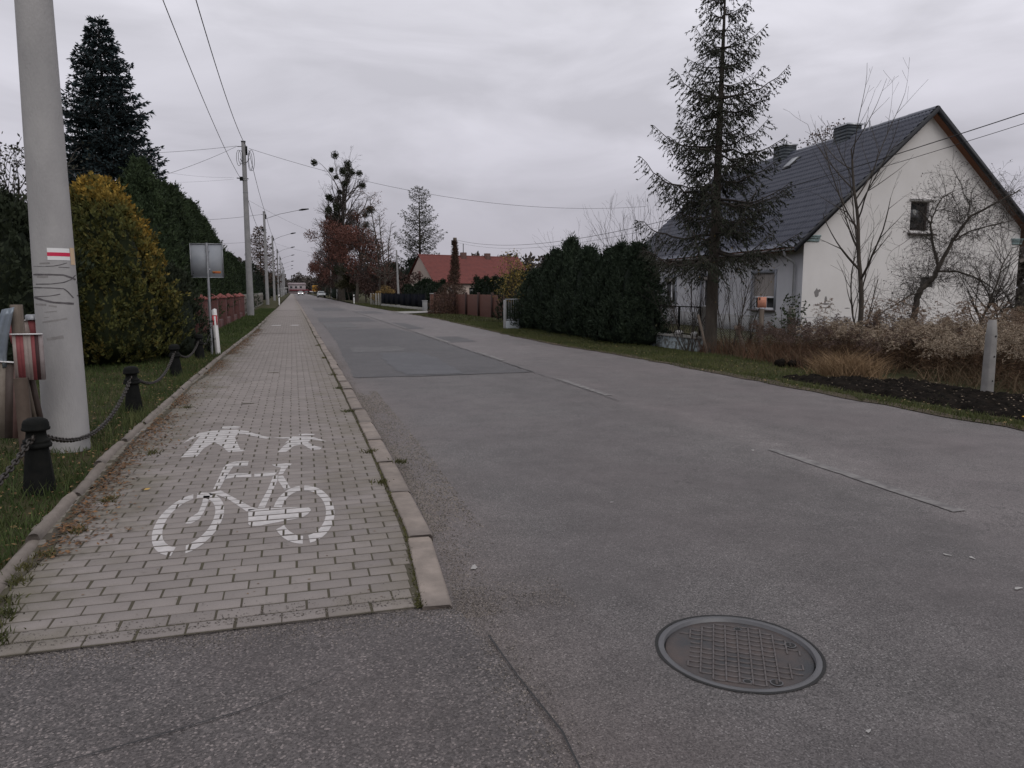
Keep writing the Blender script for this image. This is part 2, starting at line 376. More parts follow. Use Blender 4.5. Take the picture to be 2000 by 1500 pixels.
for i, (mn, pts) in enumerate([('patch_smooth', [(1.95, 13.62), (3.05, 13.60), (3.15, 17), (3.0, 18.6), (2.0, 18.7), (1.9, 16)]), ('patch_pale', [(1.45, 19.0), (2.75, 19.2), (2.8, 21.0), (1.4, 20.9)]), ('patch_pale', [(1.3, 32), (2.6, 32), (2.6, 37), (1.3, 36.5)])]):
    b = MB(); b.poly(wob(pts, 4, .03, i + 20), .008); b.build('asphalt_patch', M[mn], road_o)
# tar joints: thin dark seams along the centre and across the patch front
def ribbon(pts, w, z, a=.012, seed=0, step=.25):
    r = np.random.default_rng(seed); P = np.array(pts, float); D = np.r_[0, np.cumsum(np.linalg.norm(np.diff(P, axis=0), axis=1))]
    n = max(2, int(D[-1] / step)); t = np.linspace(0, D[-1], n); X = np.interp(t, D, P[:, 0]) + r.normal(0, a, n); Y = np.interp(t, D, P[:, 1]) + r.normal(0, a, n)
    T = unit(np.stack([np.gradient(X), np.gradient(Y)], 1)); Nn = np.stack([T[:, 1], -T[:, 0]], 1); ww = w * (.5 + r.random(n))[:, None] / 2
    A = np.stack([X, Y], 1) + Nn * ww; B = np.stack([X, Y], 1) - Nn * ww
    V = np.concatenate([np.c_[A, np.full(n, z)], np.c_[B, np.full(n, z)]]); i = np.arange(n - 1)
    return V, np.stack([i, i + n, i + n + 1, i + 1], 1)
M['tar'] = pmat('tar', (.02, .02, .021), rough=.6)
for k, (pts, w) in enumerate([([(4.36, 9.5), (4.37, 11), (4.36, 13.5)], .010), ([(4.36, 13.5), (4.34, 20), (4.34, 60)], .026), ([(1.0, 13.46), (2.2, 13.38), (4.33, 13.46)], .03), ([(1.95, 20.9), (2.75, 21.0)], .05),
                              ([(.80, 3.1), (.81, 2.8), (.84, 2.4), (.82, 1.9)], .006), ([(-.9, 2.55), (-.3, 2.72), (.1, 2.92)], .005), ([(2.6, 27), (3.6, 26.8)], .04), ([(1.2, 44.3), (3.9, 44.3)], .06), ([(1.3, 60), (3.9, 60)], .08)]):
    V, F = ribbon(pts, w, .012, seed=k); MB().add(V, F).build('tar_seam', M['tar'], road_o)
# worn lane dashes and paint chips
M['worn_paint'] = pmat('worn_road_paint', (.112, .104, .104), (.215, .205, .20), 9, .8, coord='World', detail=10, contrast=1.6)
M['mark_paint'] = pmat('marking_paint', (.36, .345, .34), (.50, .475, .47), 16, .75, .0006, 120, coord='World', detail=9, contrast=1.1)
b = MB()
for y0, y1 in ((4.0, 6.15), (10.1, 12.3), (16, 18.2), (22, 28), (31, 37), (40, 46), (49, 55), (58, 64), (67, 73), (76, 82), (90, 100)):
    x = 4.47; MB().poly(wob([(x - .06, y0), (x + .06, y0), (x + .055, y1), (x - .06, y1)], 7, .004, int(y0)), .006).build('lane_dash', M['worn_paint'], road_o)
ld_ = None
CH = []
for x, y, a_, s_ in ((.925, 3.92, 1.2, .045), (3.59, 2.83, .2, .035), (3.65, 3.33, 2, .03), (4.26, 6.17, 1, .04), (1.9, 2.0, .4, .018), (3.75, 3.25, 1.3, .03), (2.2, 4.9, .3, .02)):
    t = np.linspace(0, 2 * PI, 9)[:-1]; rr = s_ * .75 * (1 + .3 * np.sin(t * 3 + x))
    px = rr * np.cos(t) * 1.1; py = rr * np.sin(t) * .5
    CH.append([(x + u * math.cos(a_) - v * math.sin(a_), y + u * math.sin(a_) + v * math.cos(a_)) for u, v in zip(px, py)])
M['chip'] = pmat('chip_paint', (.36, .35, .34), (.24, .23, .22), 30, .8)
for q_ in CH: MB().poly(q_, .006).build('paint_chip', M['chip'], road_o)
# concrete driveway on the right
b = MB(); b.poly(wob([(7.2, 50.2), (11.3, 54.6), (11.3, 57.8), (7.0, 55)], 2, .05, 4), .03)
structure(b.build('driveway', pmat('pale_concrete', (.22, .21, .20), (.28, .27, .26), 2, .9)), 'pale concrete driveway crossing the verge')

# ---- pavement: joint bed, pavers, kerb and edging
ys = np.r_[3.46, np.arange(4, 60, .5), np.arange(60, 420, 8)]
b = MB(); V = []; F = []
for y in ys: V += [(float(edgex(y)) - .1, y, float(zp(y)) - .0035), (float(kerbx(y)) - .12, y, float(zp(y)) - .0035)]
for i in range(len(ys) - 1): F.append((i * 2, i * 2 + 1, i * 2 + 3, i * 2 + 2))
b.add(V, F)
M['joint'] = pmat('sandy_mossy_joints', (.060, .050, .041), (.070, .064, .038), 1.6, 1, .003, 150, coord='World', detail=6)
pav = structure(b.build('pavement', M['joint']), 'grey concrete block pavement with shared cycle marking')
def paver_mat(nm, per_obj):
    m, Nn, K, bs = nmat(nm); bs.inputs['Roughness'].default_value = .88; bs.inputs['Specular IOR Level'].default_value = .25
    P = Nn.new('ShaderNodeNewGeometry').outputs['Position']
    def noise(s, d=4, r=.6):
        n = Nn.new('ShaderNodeTexNoise'); n.inputs['Scale'].default_value = s; n.inputs['Detail'].default_value = d; n.inputs['Roughness'].default_value = r; K.new(P, n.inputs['Vector']); return n.outputs[0]
    def mrange(v, a, b_, c=0, d=1):
        q = Nn.new('ShaderNodeMapRange'); q.inputs[1].default_value = a; q.inputs[2].default_value = b_; q.inputs[3].default_value = c; q.inputs[4].default_value = d; K.new(v, q.inputs[0]); return q.outputs[0]
    def mix(f, a, b_, bt='MIX'):
        q = Nn.new('ShaderNodeMix'); q.data_type = 'RGBA'; q.blend_type = bt
        if isinstance(f, (int, float)): q.inputs[0].default_value = f
        else: K.new(f, q.inputs[0])
        for k, v in ((6, a), (7, b_)):
            if isinstance(v, tuple): q.inputs[k].default_value = v + (1,)
            else: K.new(v, q.inputs[k])
        return q.outputs[2]
    c = mix(mrange(noise(1.4, 5), .35, .65), (.230, .206, .194), (.200, .178, .168))
    if per_obj: r = Nn.new('ShaderNodeObjectInfo').outputs['Random']
    else:
        a = Nn.new('ShaderNodeAttribute'); a.attribute_name = 'Col'; r = a.outputs['Fac']
    c = mix(1.0, c, mrange(r, 0, 1, .91, 1.08), 'MULTIPLY')
    c = mix(1.0, c, mrange(noise(240, 3, .8), .3, .7, .86, 1.14), 'MULTIPLY')
    c = mix(mrange(noise(14, 6, .7), .60, .74, 0, .5), c, (.085, .078, .068))
    sp_ = Nn.new('ShaderNodeSeparateXYZ'); K.new(P, sp_.inputs[0])
    ad = Nn.new('ShaderNodeMath'); ad.operation = 'ADD'; K.new(sp_.outputs[0], ad.inputs[0]); K.new(mrange(noise(2.3, 5), .3, .7, -.45, .45), ad.inputs[1])
    mossr = mrange(ad.outputs[0], .15, .75, 0, .42); mossl = mrange(ad.outputs[0], -1.0, -1.5, 0, .5)
    c = mix(mossr, c, (.120, .104, .066)); c = mix(mossl, c, (.095, .085, .050))
    K.new(c, bs.inputs['Base Color'])
    bp = Nn.new('ShaderNodeBump'); bp.inputs['Distance'].default_value = .0008; K.new(noise(300, 2), bp.inputs['Height']); K.new(bp.outputs[0], bs.inputs['Normal'])
    return m
M['paver'] = paver_mat('paver_concrete', True); M['paver_far'] = paver_mat('paver_concrete_far', False)
PL, PW, RL, RW = .2085, .1105, .1975, .1010
def paver_mesh(L, name):
    b = MB(); b.bbox((0, 0, -.02), (L, RW, .04), .0025); return b.mesh(name, M['paver'])
pm_full, pm_half = paver_mesh(RL, 'paver'), paver_mesh(RL / 2 - .008, 'half_paver')
PR = np.random.default_rng(3); paint_rects = []; cnt = 0; far = MB()
y = 3.47 + RW / 2; row = 0
while y < 62:
    x1 = float(kerbx(y)) - .175 - (.02 if y < 4 else 0); half = row % 2
    x = x1; first = True; xe = float(edgex(y)) - .03
    while x > xe:
        L = RL / 2 - .008 if (half and first) else RL
        cx = x - L / 2; first = False
        if cx - L / 2 < xe - .12: break
        jx, jy, jr, jz = PR.normal(0, .0016), PR.normal(0, .0010), PR.normal(0, .006), PR.normal(0, .0006)
        z = float(zp(y)) + jz
        if x < -1.25: z -= PR.random() * .002; jr *= 2.5
        if cnt < 300 and y < 8:
            link('paver', pm_full if L == RL else pm_half, pav, (cx + jx, y + jy, z), (PR.normal(0, .005), PR.normal(0, .003), jr)); cnt += 1
        else:
            v = float(PR.random()); far.bbox((cx + jx, y + jy, z - .02), (L, RW, .04), .004, rot=jr, col_=(v, v, v))
        if y < 9: paint_rects.append((cx + jx - L / 2 + .002, y + jy - RW / 2 + .0015, cx + jx + L / 2 - .002, y + jy + RW / 2 - .0015, z))
        x -= L + (PL - RL) * (.75 + .5 * PR.random())
    y += PW; row += 1
far.build('paver_field', M['paver_far'], pav, kind='stuff')
b = MB(); V = []; F = []; ys = np.r_[np.arange(62, 420, 10)]
for y in ys: V += [(float(edgex(y)) - .05, y, .06), (float(kerbx(y)) - .15, y, .06)]
for i in range(len(ys) - 1): F.append((i * 2, i * 2 + 1, i * 2 + 3, i * 2 + 2))
b.add(V, F, (.5, .5, .5)); b.build('paver_field', M['paver_far'], pav, kind='stuff')
# debris-filled dips across the pavement
for (x, y, w, d) in ((-.45, 27.5, 1.5, .10), (-.62, 10.35, .16, .05), (-.4, 14.2, .22, .04), (-.5, 45, 1.7, .2), (-.45, 60, 1.8, .3)):
    b = MB(); b.poly(wob([(x - w / 2, y - d / 2), (x + w / 2, y - d / 2), (x + w / 2, y + d / 2), (x - w / 2, y + d / 2)], 9, .014, int(y)), .0640); b.build('sunken_joint', M['joint'], pav)
# kerb stones
M['kerb'] = pmat('kerb_concrete', (.26, .22, .193), (.15, .128, .112), 7, .9, .0025, 90, coord='World', detail=9, rnd=.12)
M['edging'] = pmat('edging_concrete', (.215, .185, .165), (.13, .112, .095), 6, .92, .003, 70, coord='World', detail=9, rnd=.14)
def kerb_mesh(L):
    b = MB(); n = 6; prof = [(-.072, -.15), (-.072, -.006), (-.064, 0), (.056, 0), (.072, -.014), (.078, -.15)]
    V = []; r = np.random.default_rng(int(L * 100)); ns = 7
    for i in range(ns):
        for px, pz in prof: V.append((px + r.normal(0, .0015), -L / 2 + L * i / (ns - 1), pz + (r.normal(0, .0015) if pz > -.1 else 0) - (.004 if i in (0, ns - 1) else 0)))
    F = [(i * n + j, i * n + j + 1, (i + 1) * n + j + 1, (i + 1) * n + j) for i in range(ns - 1) for j in range(n - 1)]
    F += [tuple(range(n)), tuple((ns - 1) * n + j for j in range(n))[::-1]]
    b.add(V, F); return b.mesh('kerb_stone', M['kerb'])
km = kerb_mesh(.985); y = 3.42; kr = np.random.default_rng(5); kfar = MB()
while y < 60:
    ym = y + .5; x = float(kerbx(ym)) - .075; ang = -math.atan2(float(kerbx(y + 1) - kerbx(y)), 1)
    z = float(zp(ym)) + .014
    tilt = math.atan2(float(zp(y + 1) - zp(y)), 1)
    if y < 45: link('kerb_stone', km, pav, (x + kr.normal(0, .007), ym, z + kr.normal(0, .003)), (tilt + kr.normal(0, .004), kr.normal(0, .02), ang + kr.normal(0, .006)))
    else: kfar.bbox((x, ym, z - .07), (.15, .985, .14), .01)
    y += 1.005
V, F = [], []
for y in np.r_[60, np.arange(70, 420, 12)]: V += [(float(kerbx(y)) - .15, y, .072), (float(kerbx(y)), y, .072), (float(kerbx(y)) + .01, y, -.01)]
n = len(V) // 3
for i in range(n - 1): F += [(3 * i, 3 * i + 1, 3 * i + 4, 3 * i + 3), (3 * i + 1, 3 * i + 2, 3 * i + 5, 3 * i + 4)]
kfar.add(V, F); kfar.build('kerb_line', M['kerb'], pav, kind='stuff')
# rounded edging stones along the grass
def edging_mesh(seed):
    b = MB(); r = np.random.default_rng(seed); ns = 8; k = 8; V = []; L = .99
    ph = r.random() * 6
    for i in range(ns):
        s_ = -L / 2 + L * i / (ns - 1); 
        for j in range(k):
            a = PI * j / (k - 1); rr = .045 * (1 + r.normal(0, .04)) * (.93 if i in (0, ns - 1) else 1)
            V.append((math.cos(a) * rr, s_, math.sin(a) * rr * 1.05 - .008 * r.random()))
    F = [(i * k + j, i * k + j + 1, (i + 1) * k + j + 1, (i + 1) * k + j) for i in range(ns - 1) for j in range(k - 1)]
    F += [tuple(range(k)), tuple((ns - 1) * k + j for j in range(k))[::-1]]
    b.add(V, F); return b.mesh('edging_stone', M['edging'], smooth=True)
ems = [edging_mesh(i) for i in range(3)]; y = 2.95; i = 0; efar = MB()
while y < 60:
    ym = y + .5; x = float(edgex(ym)) - .06 + kr.normal(0, .008); ang = -math.atan2(float(edgex(y + 1) - edgex(y)), 1) + kr.normal(0, .010)
    if y < 32: link('edging_stone', ems[i % 3], pav, (x, ym, float(zp(ym)) - .012 + kr.normal(0, .003)), (kr.normal(0, .006), 0, ang))
    elif i % 3 != 2: efar.tube([(x, y, .05), (x, y + .98, .05)], .045, 6)
    y += 1.02; i += 1
efar.build('edging_line', M['edging'], pav, kind='stuff')

# ---- the painted shared-path emblem: every shape cut along the pavers, joints left bare
def arc(cx, cy, rx, ry, w, a0, a1, n=22):
    t = np.linspace(math.radians(a0), math.radians(a1), n); k = w / 2
    wy = w * 2.6 / 2
    O = [(cx + (rx + k) * math.cos(u), cy + (ry + wy) * math.sin(u)) for u in t]; I = [(cx + (rx - k) * math.cos(u), cy + (ry - wy) * math.sin(u)) for u in t]
    return [[O[i], O[i + 1], I[i + 1], I[i]] for i in range(n - 1)]
EMB = {'bicycle_frame': [[(-0.635, 5.926), (-0.627, 6.27), (-0.621, 6.63), (-0.604, 6.749), (-0.545, 6.837), (-0.427, 6.816), (-0.428, 6.643), (-0.544, 6.649), (-0.556, 6.512), (-0.574, 6.219), (-0.588, 5.918)],
  [(-0.577, 6.358), (-0.505, 6.39), (-0.382, 6.357), (-0.375, 6.226), (-0.504, 6.263), (-0.543, 6.228), (-0.577, 6.202)],
  [(-0.359, 6.351), (-0.208, 6.36), (-0.174, 6.361), (-0.201, 6.218), (-0.279, 6.212), (-0.352, 6.219)],
  [(-0.228, 6.626), (-0.108, 6.654), (-0.062, 6.619), (-0.076, 6.532), (-0.102, 6.478), (-0.13, 6.272), (-0.168, 6.253), (-0.15, 6.493), (-0.199, 6.547)],
  [(-0.205, 6.227), (-0.171, 6.228), (-0.172, 6.031), (-0.207, 5.681), (-0.24, 5.302), (-0.287, 5.315), (-0.263, 5.547), (-0.234, 5.815)],
  [(-0.167, 6.209), (-0.129, 6.205), (-0.069, 5.783), (-0.116, 5.755), (-0.166, 6.057)],
  [(-0.654, 5.818), (-0.576, 5.867), (-0.451, 5.602), (-0.335, 5.356), (-0.289, 5.289), (-0.357, 5.243), (-0.423, 5.41), (-0.511, 5.619), (-0.588, 5.746), (-0.64, 5.746)],
  [(-0.684, 5.744), (-0.638, 5.731), (-0.634, 5.541), (-0.636, 5.299), (-0.647, 5.153), (-0.69, 5.07), (-0.723, 5.075), (-0.712, 5.196), (-0.672, 5.31), (-0.671, 5.524)],
  [(-0.349, 5.294), (-0.261, 5.281), (-0.01, 5.248), (0.055, 5.223), (0.068, 5.158), (0.045, 5.074), (0.009, 5.01), (-0.194, 4.936), (-0.272, 4.901), (-0.313, 4.925), (-0.331, 4.965)]],
 'bicycle_wheel': arc(-.705, 5.165, .176, .60, .056, -75, 98) + arc(-.705, 5.165, .176, .60, .056, 106, 264) ,
 'bicycle_wheel.': arc(.018, 5.165, .176, .60, .056, -82, 86) + arc(.018, 5.165, .176, .60, .056, 96, 168) + arc(.018, 5.165, .176, .60, .056, 212, 266),
 'walking_figure': [[(-0.813, 8.541), (-0.794, 8.649), (-0.671, 8.647), (-0.605, 8.581), (-0.627, 8.5), (-0.761, 8.506)],
  [(-0.884, 8.432), (-0.757, 8.459), (-0.634, 8.424), (-0.53, 8.329), (-0.422, 8.11), (-0.309, 7.927), (-0.255, 7.881), (-0.316, 7.824), (-0.426, 7.973), (-0.541, 8.144), (-0.606, 8.163), (-0.625, 7.99), (-0.552, 7.501), (-0.528, 7.352), (-0.475, 7.351), (-0.508, 7.262), (-0.631, 7.264), (-0.699, 7.518), (-0.803, 7.798), (-0.87, 7.492), (-0.889, 7.161), (-1.024, 7.154), (-1.008, 7.384), (-0.991, 7.629), (-0.983, 7.895), (-0.974, 8.181), (-1.028, 8.021), (-1.091, 7.807), (-1.063, 8.06), (-1.003, 8.341)]],
 'child_figure': [[(0.0, 7.956), (0.066, 7.997), (0.174, 7.935), (0.15, 7.885), (0.032, 7.89)],
  [(-0.249, 7.862), (-0.106, 7.838), (-0.043, 7.872), (0.128, 7.811), (0.208, 7.659), (0.276, 7.499), (0.185, 7.598), (0.124, 7.655), (0.09, 7.526), (0.157, 7.319), (0.219, 7.224), (0.191, 7.146), (0.113, 7.164), (0.038, 7.433), (-0.043, 7.378), (-0.111, 7.131), (-0.188, 7.134), (-0.143, 7.381), (-0.094, 7.58), (-0.135, 7.51), (-0.085, 7.745), (-0.148, 7.786)]]}
def clip(poly, r):
    for ax, lim, sg in ((0, r[0], 1), (0, r[2], -1), (1, r[1], 1), (1, r[3], -1)):
        o = []; n = len(poly)
        for i in range(n):
            p, q = poly[i], poly[(i + 1) % n]; dp, dq = (p[ax] - lim) * sg, (q[ax] - lim) * sg
            if dp >= 0: o.append(p)
            if dp * dq < 0: t = dp / (dp - dq); o.append((p[0] + (q[0] - p[0]) * t, p[1] + (q[1] - p[1]) * t))
        poly = o
        if len(poly) < 3: return []
    return poly
emb = thing('cycle_path_marking', 'worn white painted emblem of bicycle with walking adult and child on the pavers', 'road marking', (0, 0, 0))
for nm, polys in EMB.items():
    b = MB(); nm = nm.strip('.')
    for P in polys:
        for t in tessellate_polygon([[Vector((p[0], p[1], 0)) for p in P]]):
            tri = [P[i] for i in t]; xs_ = [p[0] for p in tri]; ys_ = [p[1] for p in tri]
            for r in paint_rects:
                if r[0] > max(xs_) or r[2] < min(xs_) or r[1] > max(ys_) or r[3] < min(ys_): continue
                c_ = clip(tri, r)
                if len(c_) >= 3:
                    ar = sum(c_[i][0] * c_[(i + 1) % len(c_)][1] - c_[(i + 1) % len(c_)][0] * c_[i][1] for i in range(len(c_)))
                    if abs(ar) < 2e-6: continue
                    if ar < 0: c_ = c_[::-1]
                    b.add([(p[0], p[1], r[4] + .0016) for p in c_], [tuple(range(len(c_)))])
    b.build(nm, M['mark_paint'], emb)

for y0, s_ in ((33.5, 1),):   # the next emblem far along, worn to two pale bars
    b = MB(); b.poly(wob([(-.95, y0), (-.6, y0), (-.5, y0 + .6), (-.9, y0 + .5)], 5, .03, 1), .066); b.poly(wob([(-.2, y0), (.15, y0), (.2, y0 + .5), (-.1, y0 + .6)], 5, .03, 2), .066)
    tag(b.build('cycle_path_marking', M['mark_paint']), 'faint remains of a second white emblem far along the pavement', 'road marking')

# ---- manhole cover
M['cast'] = pmat('worn_cast_iron', (.080, .060, .054), (.036, .038, .042), 5, .65, .002, 120, detail=9, metal=.15, spec=.45, contrast=1.4)
M['cast_ring'] = pmat('polished_cast_rim', (.115, .115, .122), (.085, .084, .088), 6, .45, .0005, 200, metal=.4, spec=.5)
M['cast_rib'] = pmat('worn_bright_ribs', (.110, .098, .098), (.070, .058, .054), 7, .5, .0005, 200, metal=.25, spec=.5)
mh = thing('manhole_cover', 'round cast iron manhole cover with raised square grid set in the near road', 'manhole', (1.80, 2.655, 0), math.radians(-31.5))
R = .341; ZC = -.011
b = MB(); b.lathe([(R + .004, -.004), (R, .001), (R - .002, .0035), (R - .024, .0035), (R - .026, .002), (R - .027, -.03), (R - .05, -.031)], 96); b.build('frame_ring', M['cast_ring'], mh)
t = np.linspace(0, 2 * PI, 73)[:-1]
MB().lathe([(R - .0265, -.024), (R - .048, -.024)], 96).build('gap', M['black'], mh)
b = MB(); Rc = R - .032; V = [(0, 0, ZC)]; F = []
for q, (rr, dz) in enumerate(((.10, 0), (.2, 0), (.27, 0), (Rc - .003, 0), (Rc, -.002), (Rc, -.02))):
    for a in t: V.append((rr * math.cos(a), rr * math.sin(a), ZC + dz))
for j in range(72): F.append((0, 1 + j, 1 + (j + 1) % 72))
for q in range(5):
    for j in range(72): F.append((1 + q * 72 + j, 1 + (q + 1) * 72 + j, 1 + (q + 1) * 72 + (j + 1) % 72, 1 + q * 72 + (j + 1) % 72))
b.add(V, F); b.build('cover', M['cast'], mh)
b = MB(); gr = np.random.default_rng(4)
sp1, sp2 = .0515, .043
def okcell(x, y): return x * x + y * y < .272 ** 2 and not (x < -.20 and abs(y + .02) < .11) and not (x > .17 and abs(y) < .045) and (x - .0) ** 2 + (y - .235) ** 2 > .03 ** 2
for i in range(-5, 6):
    for j in range(-6, 6):
        x, y = i * sp1, (j + .5) * sp2
        if okcell(x, y): b.bbox((x, y, ZC + .0025), (.0075, sp2 + .001, .006), .0018)
for j in range(-6, 7):
    for i in range(-6, 6):
        x, y = (i + .5) * sp1, j * sp2
        if okcell(x, y) and gr.random() > .06: b.bbox((x, y, ZC + .002), (sp1 - .008, .0070, .005), .0014)
b.build('grid_rib', M['cast_rib'], mh, kind='stuff')
b = MB()
for x, y in ((.005, .232), (.03, -.243)): MB().lathe([(.018, ZC + .004), (.0135, ZC + .0042), (.013, ZC)], 20, at=(x, y, 0)).build('hole_rim', M['cast_ring'], mh)
for x, y, r_ in ((.005, .232, .0135), (.03, -.243, .0135), (.225, .13, .022), (.142, -.222, .022)):
    b = MB(); b.lathe([(r_, ZC + .0046), (0.0005, ZC + .0047)], 18, at=(x, y, 0)); b.build('lifting_hole', M['black'], mh)
for x, y in ((.225, .13), (.142, -.222)): MB().lathe([(.026, ZC + .004), (.0225, ZC + .0052), (.0215, ZC + .0048)], 20, at=(x, y, 0)).build('hole_rim', M['cast_ring'], mh); MB().bbox((x, y, ZC + .006), (.010, .030, .003), .001).build('lifting_bar', M['cast'], mh)
# broken rim of asphalt packed round the frame
b = MB(); tt = np.linspace(0, 2 * PI, 120)[:-1]; rr1 = R + .010 + .006 * vnoise(tt * 6, tt * 0, 1); 
V = [(rr1[i] * math.cos(a), rr1[i] * math.sin(a), .0035) for i, a in enumerate(tt)] + [((R) * math.cos(a), (R) * math.sin(a), .0036) for a in tt]; n = len(tt)
b.add(V, [(i, (i + 1) % n, n + (i + 1) % n, n + i) for i in range(n)]); b.build('packed_tar', pmat('tar_ring', (.018, .018, .018), rough=.8), mh)
# ================================================================== street furniture on the left
# ---- concrete poles
def pole_mesh(h, r0, r1, k=20, holes=False, seed=0):
    b = MB(); zz = np.linspace(-.3, h, 14); b.tube([(0, 0, z) for z in zz], [r0 + (r1 - r0) * max(z, 0) / h for z in zz], k)
    return b
bigp = thing('utility_pole', 'thick pale concrete utility pole nearest the camera with hiking trail mark and black graffiti', 'utility pole', (-2.15, 8.0, 0.0), 0, 'concrete poles along the pavement')
BR0, BR1, BH = .198, .105, 10.0
def brad(z): return BR0 + (BR1 - BR0) * max(z, 0) / 8.0 if z < 8 else BR1
b = MB(); zz = np.linspace(-.2, BH, 30); b.tube([(0, 0, z) for z in zz], [brad(z) for z in zz], 40)
b.build('pole_shaft', M['concrete'], bigp, smooth=True)
toc = np.array([2.15, -8.0]) / math.hypot(2.15, 8.0); rv = np.array([-toc[1], toc[0]])
def pdec(b, path, w, off=.0015, c=(1, 1, 1)):
    """stroke on the shaft: path of (u, z), u = sine of the angle round from the road-facing side"""
    P = np.array(path, float); D = np.r_[0, np.cumsum(np.hypot(np.diff(P[:, 0]) * .17, np.diff(P[:, 1])))]; n = max(3, int(D[-1] / .012)); t = np.linspace(0, D[-1], n)
    U = np.clip(np.interp(t, D, P[:, 0]), -.99, .99); Z = np.interp(t, D, P[:, 1]); tu = np.gradient(U) * .17; tz = np.gradient(Z); L = np.hypot(tu, tz) + 1e-9
    q = w / 2 * (.75 + .5 * vnoise(t * 40, t * 0, len(path)))
    V = []
    for s in (1, -1):
        uu = np.clip(U - s * tz / L * q / .17, -.995, .995); z2 = Z + s * tu / L * q; th = np.arcsin(uu)
        for a, z_ in zip(th, z2):
            r_ = brad(z_) + off; p = toc * math.cos(a) * r_ + rv * math.sin(a) * r_; V.append((p[0], p[1], z_))
    i = np.arange(n - 1); b.add(V, np.stack([i, i + 1, i + 1 + n, i + n], 1), c)
def cz(y): return 1.94 - ((460 + y / 6.82) - 487) * .0049
def cu(x, y): return (x - (487 + (y - 400) * .07)) / 262
def cs(pts): return [(cu(x, y), cz(y)) for x, y in pts]
b = MB()
for pts, w in (([(250, 520), (420, 520), (600, 525), (700, 560), (742, 582)], .014), ([(745, 520), (690, 580), (600, 620), (450, 640), (280, 642)], .008), ([(250, 685), (450, 690), (600, 700), (650, 740), (715, 820)], .009),
               ([(560, 770), (450, 792), (262, 803)], .007), ([(262, 812), (380, 850), (480, 875), (600, 885), (720, 895)], .017), ([(640, 368), (560, 395), (480, 412), (400, 416)], .006), ([(540, 425), (670, 428)], .006), ([(250, 415), (400, 420)], .004), ([(770, 640), (768, 600)], .010), ([(760, 780), (768, 800)], .01)):
    pdec(b, cs(pts), w)
b.build('graffiti', pmat('graffiti', (.055, .05, .052), (.13, .12, .125), 30, .8, detail=8), bigp, kind='stuff')
b = MB()
for pts, w in (([(260, 900), (400, 905)], .02), ([(430, 915), (520, 930)], .016), ([(380, 1000), (520, 990)], .008), ([(360, 1130), (640, 1085)], .016), ([(410, 1350), (600, 1320)], .03), ([(320, 380), (440, 375)], .016), ([(290, 550), (420, 545)], .022), ([(310, 1385), (340, 1375)], .012), ([(300, 1430), (350, 1445)], .008), ([(380, 1070), (430, 1065)], .006)):
    pdec(b, cs(pts), w, .001)
b.build('smudge', kind='stuff', m=pmat('pole_smudges', (.19, .18, .178), (.26, .25, .245), 18, .9, detail=8), parent=bigp)
def plate(u0, u1, z0, z1, off, m, nm):
    b = MB(); n = 10; V = []
    for z_ in (z0, z1):
        for u in np.linspace(u0, u1, n):
            a = math.asin(u); r_ = brad(z_) + off; p = toc * math.cos(a) * r_ + rv * math.sin(a) * r_; V.append((p[0], p[1], z_))
    i = np.arange(n - 1); b.add(V, np.stack([i, i + 1, i + 1 + n, i + n], 1)); return b.build(nm, m, bigp)
plate(-.26, .74, cz(335), cz(183), .003, pmat('trail_white', (.72, .72, .72), rough=.5), 'trail_mark')
plate(-.26, .745, cz(285), cz(238), .0045, pmat('trail_red', (.55, .02, .07), rough=.5), 'trail_mark_red_band')
plate(.77, .965, cz(390), cz(170), .002, pmat('torn_poster', (.60, .44, .28), (.5, .38, .27), 20), 'poster_scrap')
b = MB()
for z_ in (8.3,): b.tube([(brad(z_) * 1.01 * math.cos(a), brad(z_) * 1.01 * math.sin(a), z_) for a in np.linspace(0, 2 * PI, 40)[:-1]], .012, 5, closed=True)
b.build('band', M['concrete_old'], bigp)

